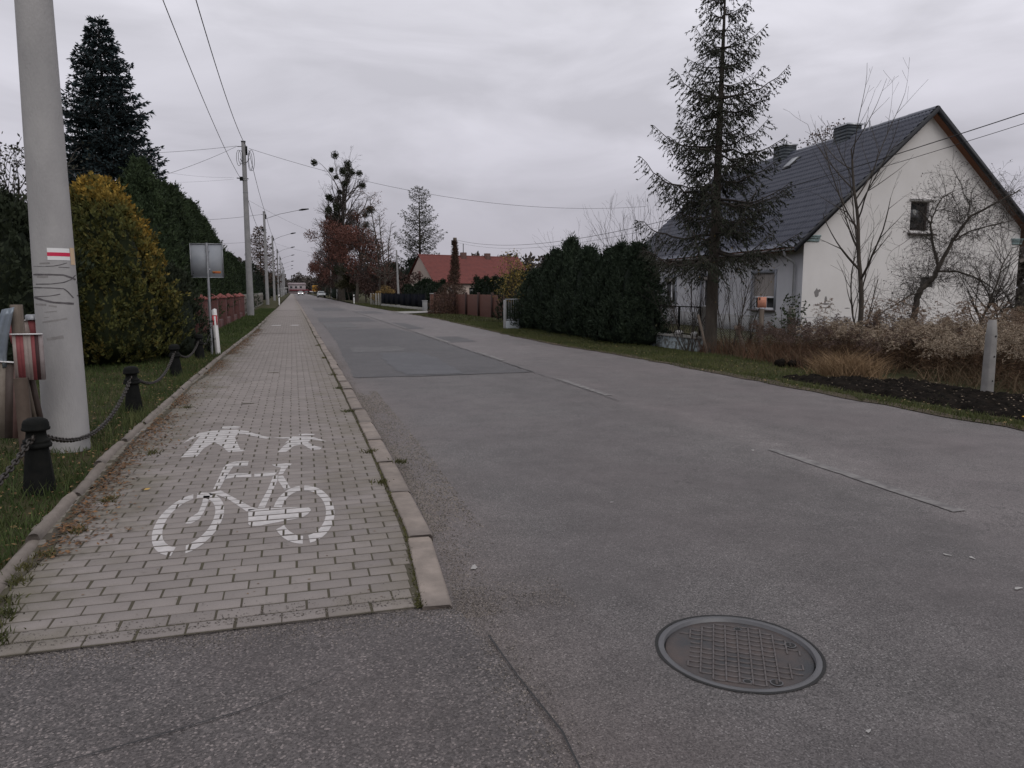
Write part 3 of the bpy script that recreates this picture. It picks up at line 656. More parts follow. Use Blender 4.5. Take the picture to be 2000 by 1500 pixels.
M['pole_far'] = pmat('pole_concrete', (.20, .20, .205), (.29, .285, .285), 2.5, .9, .002, 60, detail=7)
pl = [(-2.48, 47.5, 10.2, 'second concrete utility pole beyond the red brick pillars, cables fanning to both sides'), (-2.70, 86, 10.0, 'third concrete pole with a long lamp arm reaching towards the mistletoe tree'),
      (-2.75, 121.5, 9.9, 'fourth concrete pole along the pavement with a street lamp'), (-2.8, 160, 9.9, 'fifth concrete pole along the pavement with a street lamp'), (-2.8, 195, 9.9, 'sixth concrete pole along the pavement with a street lamp'), (-2.9, 235, 9.9, 'seventh concrete pole far along the pavement'), (-3.0, 275, 9.9, 'farthest but one concrete pole down the street'), (-3.1, 315, 9.9, 'farthest concrete lamp pole where the street ends')]
poles = []
for i, (x, y, h, lb) in enumerate(pl):
    p = thing('utility_pole', lb, 'utility pole', (x, y, 0), (.0, .0, 0), 'concrete poles along the pavement'); poles.append(p)
    pole_mesh(h, .205 if i == 0 else .19, .115, 12).build('pole_shaft', M['pole_far'], p, smooth=True)
    b = MB()
    for z_ in (8.1, 8.0, h - 2.9, h - 4.2): MB().tube([(.145 * math.cos(a), .145 * math.sin(a), z_) for a in np.linspace(0, 2 * PI, 13)[:-1]], .015, 4, closed=True).build('steel_band', M['galv'], p)
    b = MB(); b.box((0, 0, h + .02), (.25, .25, .05)); b.build('pole_cap', M['black'], p)
    if i >= 1:
        b = MB(); zt = 9.35; L = 3.9 if i == 1 else 2.9; b.tube([(.1, 0, zt - .1), (L * .4, 0, zt + .45), (L * .95, 0, zt + .95)], .022, 6); b.build('lamp_arm', M['iron'], p)
        b = MB(); b.tube([(L * .93, 0, zt + .93), (L * 1.02, 0, zt + 1.0), (L * 1.20, 0, zt + 1.10)], [.05, .11, .06], 8); b.build('lamp_head', M['iron'], p)
    b = MB(); b.tube([(-.45, 0, 8.12), (.2, 0, 8.1)], .03, 5); b.box((-.2, -.1, 8.08), (.16, .16, .22)); b.box((.16, -.05, h - .5), (.10, .10, .5)); b.tube([(-.35, 0, h - .28), (.1, 0, h - .26)], .022, 5); b.build('bracket', M['iron'], p, kind='stuff')
def sag(a, b_, s, n=28):
    a = np.array(a, float); b_ = np.array(b_, float); t = np.linspace(0, 1, n)[:, None]; P = a + (b_ - a) * t; P[:, 2:] -= 4 * s * t * (1 - t); return P
def loop(cx, cz_, rx, rz, y, n=18, tilt=0): return [(cx + rx * math.cos(a) + tilt * math.sin(a), y, cz_ + rz * math.sin(a)) for a in np.linspace(0, 2 * PI, n)[:-1]]
b = MB()
for c_ in ((-.28, 9.25, .13, .45), (-.18, 9.3, .12, .4), (.42, 9.15, .16, .6), (.34, 9.1, .12, .55)): b.tube(loop(c_[0], c_[1], c_[2], c_[3], -.14), .013, 4, closed=True)
b.tube([(-.2, -.2, 9.2), (-.05, -.24, 8.95), (.15, -.22, 9.0), (.3, -.12, 9.25)], .02, 5); b.build('cable_loop', M['wire'], poles[0], kind='stuff')
W_ = [('upper bundled cable from the nearest pole to the top of the second', sag((-2.05, 8, 9.95), (-2.33, 47.4, 9.95), 1.0), .028),
      ('lower double cable from the nearest pole to the bracket of the second', sag((-2.42, 8, 8.35), (-2.72, 47.4, 8.1), .55), .022),
      ('long cable crossing the road from the second pole towards the white house', sag((-2.2, 47.5, 9.85), (24.5, 49.5, 7.55), 1.25, 40), .02),
      ('cable from the second pole over the conifer hedge, running off left', sag((-2.85, 47.5, 9.95), (-21.5, 47.5, 9.5), .7), .018),
      ('cable dropping from the second pole behind the tall thuja', sag((-2.85, 47.5, 9.93), (-7.2, 39.5, 6.5), .15), .018),
      ('thin upper telephone wire left of the second pole', sag((-3.1, 47.5, 8.15), (-9.0, 47, 8.7), .25), .008), ('thin lower telephone wire left of the second pole', sag((-3.1, 47.5, 8.05), (-9.0, 45, 7.3), .1), .008),
      ('thin wire from the second pole to the trees right of the road', sag((-2.3, 47.5, 6.85), (9.5, 92, 7.4), .9), .011),
      ('cable between the second and third poles at the top', sag((-2.2, 47.5, 9.75), (-2.5, 86, 9.75), .35), .032), ('sagging cable between the second and third poles', sag((-2.35, 47.5, 6.9), (-2.75, 86, 8.2), .9), .026),
      ('double cable from the third pole over the left gardens', sag((-3.1, 86, 9.7), (-17, 80, 8.6), .5), .03), ('wire from the fourth pole over the left gardens', sag((-3.1, 121.5, 9.3), (-17, 112, 8.4), .5), .03),
      ('thin wire from the fourth pole to the trees on the right', sag((-2.6, 121.5, 8.9), (9, 140, 8.3), .7), .02)]
for k in range(1, len(pl) - 1):
    W_.append(('top cable in the line of lamp poles, span %s' % ('third to fourth', 'fourth to fifth', 'fifth to sixth', 'sixth to seventh', 'seventh to eighth', 'at the far end')[k - 1], sag((pl[k][0] + .2, pl[k][1], 9.7), (pl[k + 1][0] + .2, pl[k + 1][1], 9.7), .4), .035))
for lb, P, r_ in W_:
    b = MB(); b.tube(P, r_ / 2 * 1.0, 5); tag(b.build('overhead_cable', M['wire']), lb, 'cable', 'overhead cables')
# twisted bundle visible on the nearest cable
# ---- bollards with chain
def bollard_parts(t):
    b = MB(); b.lathe([(.128, -.05), (.112, .02), (.080, .335), (.078, .35)], 8, phase=PI / 8); b.build('post_body', M['iron'], t)
    b = MB(); b.lathe([(.078, .345), (.098, .352), (.102, .366), (.098, .38), (.086, .386), (.092, .395), (.090, .408), (.078, .415), (.070, .43), (.066, .47), (.078, .478), (.094, .484), (.096, .496), (.090, .504), (.088, .53), (.078, .556), (.05, .572), (.002, .578)], 28); b.build('cap', M['iron'], t, smooth=True)
    for s in (1, -1):
        b = MB(); b.tube([(0, s * (.062 + .030 * (1 - math.cos(a))) , .435 + .018 * math.sin(a)) for a in np.linspace(0, 2 * PI, 14)[:-1]], .008, 6, closed=True); b.build('hook', M['chain'], t, smooth=True)
bl = [(-1.98, 2.35), (-1.90, 6.29), (-1.99, 10.31), (-2.06, 14.40), (-2.02, 17.6), (-2.02, 19.9)]
blab = ['short black iron bollard just outside the left edge', 'largest black iron bollard at the left edge beside the thick pole', 'black iron bollard leaning by the lawn, second from the camera', 'black iron bollard before the small dark juniper, third from the camera', 'black iron bollard just left of the road sign post, fourth from the camera', 'farthest black iron bollard behind the white delineator post']
for i, (x, y) in enumerate(bl):
    t = thing('chain_bollard', blab[i], 'bollard', (x, y, .03), (.03 * math.sin(i * 3), .03 * math.cos(i * 2) * (-1) ** i, .1 * i), 'black iron bollards along the pavement')
    bollard_parts(t)
lk = MB(); A = .027; Bq = .0165; a = np.linspace(0, 2 * PI, 17)[:-1]
lk.tube([(math.copysign(1, math.sin(u)) * Bq * abs(math.sin(u)) ** .8, 0 + A * math.cos(u) * 1.25, 0) for u in a], .0078, 6, closed=True); lkm = lk.mesh('link', M['chain'], True)
clab = ['nearest black chain hanging out of the frame at the lower left', 'black iron chain sagging past the foot of the thick pole', 'black iron chain sagging between the second and third bollards', 'black iron chain in front of the small juniper', 'farthest black iron chain by the road sign']
for i in range(len(bl) - 1):
    (x0, y0), (x1, y1) = bl[i], bl[i + 1]; sg = (.30, .30, .26, .2, .14)[i]
    P = sag((x0, y0 + .11, .455), (x1, y1 - .11, .455), sg, 400); D = np.r_[0, np.cumsum(np.linalg.norm(np.diff(P, axis=0), axis=1))]
    t = thing('chain', clab[i], 'chain', (0, 0, 0), 0, 'iron chains between the bollards'); s = .02; k = 0
    while s < D[-1]:
        p = np.array([np.interp(s, D, P[:, j]) for j in range(3)]); q = np.array([np.interp(min(s + .01, D[-1]), D, P[:, j]) for j in range(3)]); d = Vector(q - p)
        if d.length > 1e-6:
            rot = (d.to_track_quat('Y', 'Z').to_matrix() @ Matrix.Rotation(PI / 2 * (k % 2) + .5 + .15 * math.sin(k), 3, 'Y')).to_euler()
            link('link', lkm, t, p, rot)
        s += .0520; k += 1

# ---- old road barriers stacked behind the thick pole
def striped(b, w, h, th, n, cols, bend=0, y0=0):
    for i in range(n):
        x0 = -w / 2 + w * i / n; x1 = -w / 2 + w * (i + 1) / n
        V = [(x, bend * (x / w) ** 2 * 4 + yy, z) for z in (0, h) for yy in (0, th) for x in (x0, x1)]
        b.add(V, [(0, 1, 5, 4), (3, 2, 6, 7), (4, 5, 7, 6), (0, 2, 3, 1), (0, 4, 6, 2), (1, 3, 7, 5)], cols[i % len(cols)])
RED, CRM, DRK = (.25, .065, .07), (.32, .265, .245), (.085, .065, .058)
M['board'] = pmat('faded_board_paint', (1, 1, 1), (.62, .58, .55), 9, .7, .001, 60, attr=True, detail=8)
t = thing('barrier_board', 'faded red and white striped barrier board wrapped round the timber stake', 'barrier', (-2.235, 7.38, .775), -.06, 'dismantled road barriers behind the thick pole')
b = MB(); striped(b, .235, .40, .02, 8, [CRM, RED, RED, CRM, CRM, RED, (.06, .03, .03), (.30, .26, .26)], .006); b.build('board', M['board'], t)
b = MB(); b.box((0, -.004, .402), (.245, .03, .010)); b.build('top_edge', M['white'], t)
t = thing('barrier_board', 'red and white striped board tilted behind the timber stake, against the pole', 'barrier', (-2.43, 8.17, 1.07), (0, -.13, 0), 'dismantled road barriers behind the thick pole')
b = MB(); striped(b, .36, .20, .02, 6, [RED, (.40, .09, .08), CRM, RED, CRM, RED]); b.build('board', M['board'], t)
b = MB(); b.box((0, -.004, .205), (.37, .03, .010)); b.build('top_edge', M['white'], t)
t = thing('barrier_board', 'long weathered striped plank leaning low under the wrapped board', 'barrier', (-2.33, 7.55, .30), (.12, -.08, 0), 'dismantled road barriers behind the thick pole')
b = MB(); striped(b, .25, .56, .02, 6, [DRK, (.18, .12, .10), DRK, (.26, .22, .18), (.20, .17, .14), DRK], .02); b.build('board', M['board'], t)
t = thing('barrier_board', 'wide weathered striped plank at the left edge of the frame', 'barrier', (-2.52, 7.45, .26), (.05, .10, 0), 'dismantled road barriers behind the thick pole')
b = MB(); striped(b, .30, .68, .02, 5, [(.28, .24, .21), DRK, (.22, .19, .16), DRK, (.18, .11, .10)], .02); b.build('board', M['board'], t)
b = MB(); b.box((0, -.004, .685), (.33, .03, .010)); b.build('top_edge', M['white'], t)
t = thing('timber_stake', 'upright grey timber stake among the stacked barriers', 'stake', (-2.325, 7.48, 0)); MB().bbox((0, 0, .715), (.088, .05, 1.43), .004).build('stake', M['wood'], t)
t = thing('timber_post', 'short brown timber post under the wrapped board', 'stake', (-2.29, 7.34, 0), (0, 0, 0)); MB().bbox((0, 0, .40), (.10, .06, .80), .004).build('post', pmat('dark_damp_wood', (.05, .036, .028), (.09, .066, .052), 8, .9), t)
t = thing('bent_sheet', 'twisted blue-grey galvanised guard rail end at the left edge', 'metal sheet', (-2.43, 7.42, 1.0), (0, 0, 0))
b = MB(); n = 10; V = []
for i in range(n):
    u = i / (n - 1); cx = -.06 + .12 * u ** 1.5; z_ = -.12 + .52 * u; tw = .6 * u
    for j in range(7):
        v = (j - 3) / 3 * .075; V.append((cx + v * math.cos(tw) + .0, .02 * math.sin(j * 2.1) - v * math.sin(tw), z_ + .15 * v))
F = [(i * 7 + j, i * 7 + j + 1, (i + 1) * 7 + j + 1, (i + 1) * 7 + j) for i in range(n - 1) for j in range(6)]; b.add(V, F)
o = b.build('sheet', pmat('bluegrey_sheet', (.17, .20, .24), (.25, .28, .31), 5, .4, .003, 20, metal=.5), t, smooth=True); md = o.modifiers.new('th', 'SOLIDIFY'); md.thickness = .006
t = thing('warning_lamp', 'broken glass lamp housing behind the barrier boards', 'lamp', (-2.33, 8.15, 1.30)); MB().bbox((0, 0, .04), (.075, .05, .08), .01).build('housing', M['galv'], t); MB().bbox((-.085, .01, .0), (.10, .05, .05), .01).build('bracket', M['galv'], t)

# ---- road sign seen from behind, delineators
t = thing('road_sign', 'grey back of a rectangular road sign on a thin post before the thujas', 'road sign', (-1.93, 19.24, 0), -.10)
MB().tube([(0, 0, -.1), (0, 0, 2.68)], .030, 10).build('post', M['galv'], t, smooth=True)
b = MB(); b.box((-.02, .05, 2.265), (.74, .012, .80)); b.build('panel', M['signback'], t)
b = MB(); 
for x0, x1, z0, z1 in ((-.385, .345, 2.655, 2.67), (-.385, .345, 1.86, 1.875), (-.39, -.378, 1.86, 2.67), (.338, .35, 1.86, 2.67)): b.box(((x0 + x1) / 2, .035, (z0 + z1) / 2), (x1 - x0, .03, z1 - z0))
b.build('rim', M['galv'], t)
for z_ in (2.06, 2.5): MB().bbox((0, .036, z_), (.10, .015, .04), .005).build('clamp', M['galv'], t)
MB().box((.19, .0425, 1.99), (.19, .002, .055)).build('sticker', pmat('sticker', (.45, .22, .05), (.32, .15, .05), 40), t)
for k_ in range(3): MB().box((.19, .0410, 1.975 + .015 * k_), (.15, .001, .005)).build('sticker_line', M['red'], t)
def delineator(x, y, h, lab, kind, rz=0, tilt=0):
    t = thing('delineator_post', lab, 'roadside post', (x, y, 0), (0, tilt, rz), 'white roadside marker posts')
    b = MB(); w = .12; V = [(-w / 2, 0, 0), (w / 2, 0, 0), (0, .09, 0), (-w / 2, 0, h - .02), (w / 2, 0, h), (0, .09, h + .02)]
    b.add(V, [(0, 1, 4, 3), (1, 2, 5, 4), (2, 0, 3, 5), (3, 4, 5)]); b.build('post', M['white'], t)
    if kind == 'red':
        b = MB(); b.box((-.038, -.003, h - .27), (.032, .004, .22)); b.box((.040, -.003, h - .27), (.030, .004, .22)); b.box((0, -.003, h - .15), (.112, .004, .02)); b.build('red_band', M['red'], t)
    else:
        b = MB(); b.add([(-w / 2, -.003, h - .38), (w / 2, -.003, h - .28), (w / 2, -.003, h - .12), (-w / 2, -.003, h - .22)], [(0, 1, 2, 3)]); b.build('black_band', M['black'], t)
delineator(-1.79, 19.2, 1.11, 'white marker post with red panel beside the grey sign post', 'red', 0, -.04)
delineator(-1.45, 84, 1.15, 'small white marker post far along the left pavement edge', 'blk')
delineator(7.05, 92, 1.1, 'white marker post with slanted black band on the right verge', 'blk')

# ---- red brick pillar fence
def brickmat():
    m, Nn, K, bs = nmat('red_brick'); bs.inputs['Roughness'].default_value = .9
    tc_ = Nn.new('ShaderNodeTexCoord'); mp_ = Nn.new('ShaderNodeMapping'); mp_.inputs['Rotation'].default_value = (PI / 2, 0, 0); K.new(tc_.outputs['Object'], mp_.inputs[0])
    br = Nn.new('ShaderNodeTexBrick'); br.inputs['Scale'].default_value = 4; br.inputs['Color1'].default_value = (.085, .028, .026, 1); br.inputs['Color2'].default_value = (.115, .038, .034, 1); br.inputs['Mortar'].default_value = (.09, .075, .07, 1); br.inputs['Mortar Size'].default_value = .02
    K.new(mp_.outputs[0], br.inputs['Vector']); K.new(br.outputs['Color'], bs.inputs['Base Color']); bp = Nn.new('ShaderNodeBump'); bp.inputs['Distance'].default_value = .006; bp.invert = True; K.new(br.outputs['Fac'], bp.inputs['Height']); K.new(bp.outputs[0], bs.inputs['Normal']); return m
M['brick'] = brickmat(); M['tilecap'] = pmat('red_tile_cap', (.17, .045, .04), (.22, .065, .055), 8, .7)
fb = thing('brick_pillar_fence', 'low red brick wall with six capped brick pillars before the thuja row', 'fence', (0, 0, 0))
py = [28.8, 32.0, 35.2, 38.5, 41.8, 45.0]; px_ = [-3.18 + .018 * (y - 28.8) for y in py]
for i, (x, y) in enumerate(zip(px_, py)):
    o = MB().bbox((0, 0, .60), (.44, .44, 1.24), .01).build('pillar', M['brick'], fb); o.location = (x, y, .02)
    b = MB(); b.lathe([(.36, 1.22), (.36, 1.25), (.02, 1.42), (.001, 1.42)], 4, phase=PI / 4); o2 = b.build('cap', M['tilecap'], o)
    if i < 5:
        o3 = MB().bbox((0, 0, .14), (.30, 2.78, .36), .04).build('wall_section', M['brick'], fb); o3.location = (x + .02, y + 1.62, .02)
gf = thing('picket_fence', 'grey concrete and timber picket fence beyond the brick pillars', 'fence', (0, 0, 0))
for k_ in range(18):
    y = 49 + k_ * 2.4; x = -3.05 - .008 * (y - 49); o = MB().bbox((0, 0, .65), (.13, .13, 1.35), .01).build('post', M['concrete_old'], gf); o.location = (x, y, 0)
    b = MB()
    for j in range(9): b.box((0, .25 + j * .24, .68), (.03, .14, 1.0))
    b.box((.02, 1.2, .4), (.03, 2.3, .07)); b.box((.02, 1.2, 1.0), (.03, 2.3, .07)); o = b.build('slat_panel', M['wood'], gf); o.location = (x, y, 0)

# ---- far vehicles and signs
def car(name, lab, loc, rz, paint, group=None, lights=False):
    t = thing(name, lab, 'car', loc, rz, group)
    L, Wd = 4.2, 1.74
    prof = [(-2.1, .35), (-2.1, .72), (-1.98, .88), (-1.1, .97), (1.75, .98), (2.06, .90), (2.1, .55), (2.08, .32)]
    def loft(prof, w0, w1, zc_):
        n = len(prof); V = []; 
        for s in (-1, 1):
            for (yy, z_) in prof: V.append((s * (w0 if z_ < zc_ else w1) / 2, yy, z_))
        F = [tuple(range(n))[::-1], tuple(range(n, 2 * n))] + [(i, (i + 1) % n, n + (i + 1) % n, n + i) for i in range(n)]; return V, F
    b = MB(); V, F = loft(prof, Wd, Wd * .93, .85); b.add(V, F); o = b.build('body', paint, t); md = o.modifiers.new('b', 'BEVEL'); md.width = .07; md.segments = 2; md.limit_method = 'ANGLE'
    cab = [(-1.15, .95), (-.45, 1.42), (.2, 1.47), (1.35, 1.42), (1.8, .96)]
    b = MB(); n = 5; V = []
    for s in (-1, 1):
        for (yy, z_) in cab: V.append((s * (Wd * .90 if z_ < 1 else Wd * .68) / 2, yy, z_))
    b.add(V, [tuple(range(n))[::-1], tuple(range(n, 2 * n))] + [(i, (i + 1) % n, n + (i + 1) % n, n + i) for i in range(n)]); b.build('cabin', paint, t)
    gl = pmat('car_glass', (.03, .035, .04), rough=.08, spec=.6) if 'car_glass' not in M else M['car_glass']; M['car_glass'] = gl
    def pane(nm, a, c, wa, wc):
        b = MB(); d = np.array([0, c[1] - a[1], 0]); nrm = unit(np.array([0, -(c[1] - a[1]), c[0] - a[0]])) ; 
        p = [(-wa / 2, a[0], a[1]), (wa / 2, a[0], a[1]), (wc / 2, c[0], c[1]), (-wc / 2, c[0], c[1])]; sgn = -1 if a[0] < 0 else 1
        b.add([(q[0], q[1] + sgn * .012, q[2] + .012) for q in p], [(0, 1, 2, 3)]); b.build(nm, gl, t)
    pane('windscreen', (-1.10, 1.0), (-.5, 1.38), Wd * .82, Wd * .64); pane('rear_window', (1.75, 1.02), (1.40, 1.36), Wd * .80, Wd * .64)
    for s in (-1, 1):
        b = MB(); b.add([(s * (Wd * .87 / 2 + .012), -.95, 1.01), (s * (Wd * .87 / 2 + .012), 1.6, 1.01), (s * (Wd * .70 / 2 + .012), 1.25, 1.37), (s * (Wd * .70 / 2 + .012), -.42, 1.37)], [(0, 1, 2, 3)]); b.build('side_window', gl, t)
        b = MB(); b.bbox((s * .62, -2.10, .70), (.30, .06, .16), .02); b.build('headlight', pmat('lit_headlight', (1, 1, 1), emit=(1, .98, .95, 2.2)) if lights else M['white'], t)
        b = MB(); b.bbox((s * .66, 2.09, .80), (.22, .05, .16), .02); b.build('tail_light', M['red'], t)
        b = MB(); b.bbox((s * (Wd / 2 + .08), -.85, 1.0), (.16, .08, .12), .02); b.build('wing_mirror', paint, t)
        for yy in (-1.32, 1.30):
            b = MB(); b.tube([(s * (Wd / 2 - .2), yy, .31), (s * (Wd / 2 + .01), yy, .31)], .31, 16); w_ = b.build('wheel', M['black'], t); MB().tube([(s * (Wd / 2 + .008), yy, .31), (s * (Wd / 2 + .02), yy, .31)], .19, 12).build('rim', M['galv'], w_)
    MB().box((0, -2.11, .45), (1.5, .04, .16)).build('grille', M['black'], t); MB().box((0, 2.11, .52), (.52, .03, .11)).build('number_plate', M['white'], t)
    return t
car('car', 'white oncoming car with headlights lit, far down the road', (2.45, 262, 0), 0, pmat('white_car_paint', (.62, .62, .63), rough=.3, spec=.5), lights=True)
car('parked_car', 'silver parked car on the right verge before the yellow sign', (6.35, 181, 0), .04, pmat('silver_car_paint', (.42, .44, .44), rough=.3, metal=.3))
car('car', 'dark car far off at the end of the road', (5.4, 330, 0), PI, pmat('dark_car_paint', (.03, .03, .035), rough=.3))
t = thing('town_sign', 'yellow rectangular board on two posts at the right verge', 'road sign', (5.45, 196, 0))
for s in (-.55, .55): MB().tube([(s, .05, 0), (s, .05, 3.0)], .04, 6).build('post', M['galv'], t)
MB().bbox((0, 0, 2.15), (1.3, .05, 1.5), .01).build('board', M['yellow'], t)
b = MB(); 
for (x0, z0, w_, h_, r_) in ((-.35, 2.0, .12, 1.3, .2), (-.1, 2.2, .10, 1.0, -.25), (.38, 2.6, .55, .08, 0), (.38, 2.35, .5, .08, 0), (.4, 2.1, .45, .08, 0)): b.box((x0, -.035, z0), (w_, .01, h_), rot=Matrix.Rotation(r_, 3, 'Y'))
b.build('black_symbol', pmat('sign_print', (.10, .055, .01)), t)
# buildings closing the view
t = thing('roadside_shop', 'pale pink-grey building with red fascia closing the end of the street', 'building', (3.2, 420, 0))
MB().box((-1, 4, 3.0), (9, 8, 3.8)).build('upper_wall', pmat('pale_pink_wall', (.30, .26, .27), (.35, .31, .32), 1), t); MB().box((-1, 4, 1.0), (9, 7.6, 2.0)).build('ground_floor', pmat('whitish_front', (.32, .27, .28)), t)
MB().box((0, -.3, 1.9), (10, .8, .7)).build('fascia', pmat('red_fascia', (.15, .03, .04)), t); MB().box((8, 1, 1.7), (6, 4, .35)).build('canopy', bpy.data.materials['red_fascia'], t); MB().box((8, .6, 1.1), (5, 3, .5)).build('canopy_lining', M['white'], t)
b = MB(); b.add([(-5.9, -.4, 4.85), (3.9, -.4, 4.85), (3.9, 8.4, 4.85), (-5.9, 8.4, 4.85), (-5.5, 4, 5.9), (3.5, 4, 5.9)], [(0, 1, 5, 4), (1, 2, 5), (2, 3, 4, 5), (3, 0, 4), (3, 2, 1, 0)]); b.build('roof', pmat('greyish_roof', (.22, .18, .19)), t)
for xx in (-4, -1.5, 1): MB().box((xx, -.02, 3.5), (1.1, .06, 1.2)).build('window', M['car_glass'], t)
t = thing('pale_shed', 'low whitish shed roof left of the street end', 'building', (-4.6, 300, 0), .2); MB().box((0, 0, 1.0), (4, 5, 2.0)).build('wall', pmat('shed_wall', (.2, .2, .2)), t)
b = MB(); b.add([(-2.3, -2.7, 1.9), (2.3, -2.7, 2.6), (2.3, 2.7, 2.6), (-2.3, 2.7, 1.9), (-2.3, -2.7, 2.1), (2.3, -2.7, 2.8), (2.3, 2.7, 2.8), (-2.3, 2.7, 2.1)], [(0, 3, 2, 1), (4, 5, 6, 7), (0, 1, 5, 4), (1, 2, 6, 5), (2, 3, 7, 6), (3, 0, 4, 7)]); b.build('roof', pmat('pale_sheet', (.42, .42, .40)), t)
# ================================================================== the white house
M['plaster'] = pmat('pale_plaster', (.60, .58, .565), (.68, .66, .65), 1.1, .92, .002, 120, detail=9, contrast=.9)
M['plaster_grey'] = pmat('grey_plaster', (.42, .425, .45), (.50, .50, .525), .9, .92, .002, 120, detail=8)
M['render_base'] = pmat('grey_plinth', (.20, .20, .205), (.27, .27, .27), 3, .9)
M['roofmetal'] = pmat('dark_metal_tiles', (.084, .092, .122), (.118, .126, .160), 4, .36, .0004, 90, spec=.5)
M['roofdark'] = pmat('dark_trim', (.022, .023, .027), rough=.45)
M['soffit'] = pmat('brown_soffit_boards', (.13, .055, .035), (.19, .085, .05), 5, .8, stretch=(1, 6, 1))
M['slate'] = pmat('slate_cladding', (.045, .055, .065), (.065, .075, .085), 6, .6)
M['glass'] = pmat('window_glass', (.012, .014, .016), (.035, .038, .04), 2, .08, spec=.6)
M['pvc'] = pmat('white_window_frame', (.60, .60, .62), rough=.5)
M['sill'] = pmat('dark_brown_sill', (.045, .032, .028), rough=.6)
M['shutter'] = pmat('beige_roller_shutter', (.28, .255, .235), (.33, .30, .28), 3, .7)
M['teal'] = pmat('teal_cornice', (.22, .30, .31), (.28, .35, .35), 8, .8)
M['zinc'] = pmat('zinc_gutter', (.30, .31, .33), (.40, .41, .43), 6, .4, metal=.6)
HX, HY, HR = 18.05, 23.52, -math.radians(4.35)
hs = thing('house', 'large white plastered house with dark metal tile roof and bare gable behind the weeds', 'house', (HX, HY, -.05), HR)
GW, FL = 9.42, 16.4
SL = .925; RW_, RZ = 4.98, 8.26; EW0, EW1 = -.55, 10.15
def roofz(w): return RZ - abs(w - RW_) * SL
def wall(b, outer, holes, axis, depth, c=(1, 1, 1)):
    """planar wall with openings and reveals. 2D (s, z); axis 'x': wall along local x at y=0, reveals go to +y; axis 'y': along y at x=0, reveals to +x"""
    mp3 = (lambda s, z, d: (s, d, z)) if axis == 'x' else (lambda s, z, d: (d, s, z))
    loops = [outer] + [[(a, z0), (a, z1), (c_, z1), (c_, z0)] for (a, c_, z0, z1) in holes]
    P = [p for l in loops for p in l]; T = tessellate_polygon([[Vector((p[0], p[1], 0)) for p in l] for l in loops])
    b.add([mp3(p[0], p[1], 0) for p in P], [tuple(t) for t in T], c)
    for (a, c_, z0, z1) in holes:
        q = [(a, z0), (a, z1), (c_, z1), (c_, z0)]
        for i in range(4):
            p, r = q[i], q[(i + 1) % 4]; b.add([mp3(*p, 0), mp3(*r, 0), mp3(*r, depth), mp3(*p, depth)], [(0, 1, 2, 3)], c)
gh = [(4.40, 5.20, 3.86, 4.93), (5.03, 5.66, 1.74, 2.12)]
b = MB(); wall(b, [(0, -.3), (GW, -.3), (GW, roofz(GW) - .14), (RW_, RZ - .14), (0, roofz(0) - .14)], gh, 'x', .16); gab = b.build('gable_wall', M['plaster'], hs)
fh = [(1.85, 3.50, .86, 2.30), (6.55, 8.15, .84, 2.28), (11.1, 12.6, .84, 2.26)]
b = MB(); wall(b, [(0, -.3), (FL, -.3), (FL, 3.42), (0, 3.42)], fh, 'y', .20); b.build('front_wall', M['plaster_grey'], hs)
MB().box((GW / 2, FL - .05, 1.6), (GW - .1, .1, 3.9)).add([(0.05, FL - .02, 3.5), (GW, FL - .02, 3.5), (RW_, FL - .02, RZ - .2)], [(0, 1, 2)]).build('rear_wall', M['plaster'], hs)
MB().box((GW - .05, FL / 2, 1.6), (.08, FL - .2, 3.8)).build('side_wall', M['plaster'], hs)
MB().box((-.012, FL / 2, .13), (.03, FL, .9)).build('plinth', M['render_base'], hs)
MB().box((GW / 2, -.012, .06), (GW, .025, .45)).build('plinth', M['plaster'], hs)
# stains and patches of missing plaster on the gable
b = MB()
for (x_, z_, a_, c_) in ((.62, 1.50, .10, .16), (1.0, 1.32, .05, .10), (.66, 1.07, .10, .03), (1.02, 1.12, .16, .035), (1.05, .98, .20, .02), (1.95, .95, .12, .02), (.98, 1.2, .03, .08), (.72, 1.6, .05, .05)):
    tt = np.linspace(0, 2 * PI, 12)[:-1]; rr = 1 + .35 * np.sin(tt * 3 + x_ * 9) * np.cos(tt * 2); V = [(x_ + a_ * rr[i] * math.cos(u), -.004, z_ + c_ * rr[i] * math.sin(u)) for i, u in enumerate(tt)]
    b.add(V, [tuple(range(11))])
b.build('plaster_scar', pmat('bare_render', (.16, .15, .15), (.24, .23, .225), 30), gab)
# roof: panels of pressed metal tiles
NP, PWd = 16, 1.09; L0 = -.38; thick = .10
def tile_panel():
    b = MB(); nu = 6 * 6 + 1; sl = math.hypot(1, SL); Ltot = (RW_ - EW0) * sl; nr = 21; step = Ltot / nr
    us = np.linspace(0, PWd, nu); wave = .046 * (np.cos(us / PWd * 6 * 2 * PI) * .5 + .5) ** 1.3
    V = []; 
    nx_, nz_ = -SL / sl, 1 / sl
    for r in range(nr):
        for e_ in (0, 1):
            s_ = r * step + e_ * step * .999; lift = .070 * (1 - e_)
            for u, wv in zip(us, wave): 
                ss = s_ + (.028 * math.sin(u / PWd * 6 * 2 * PI) if e_ == 0 else .028 * math.sin(u / PWd * 6 * 2 * PI))
                hh = wv + lift; w_ = EW0 + ss / sl; V.append((w_ + nx_ * hh, u, RZ + (EW0 - RW_) * SL + ss / sl * SL + nz_ * hh))
    F = []
    for i in range(2 * nr - 1):
        for j in range(nu - 1): F.append((i * nu + j, (i + 1) * nu + j, (i + 1) * nu + j + 1, i * nu + j + 1))
    b.add(V, F); return b.mesh('roof_panel', M['roofmetal'])
tp = tile_panel(); roof = MB()
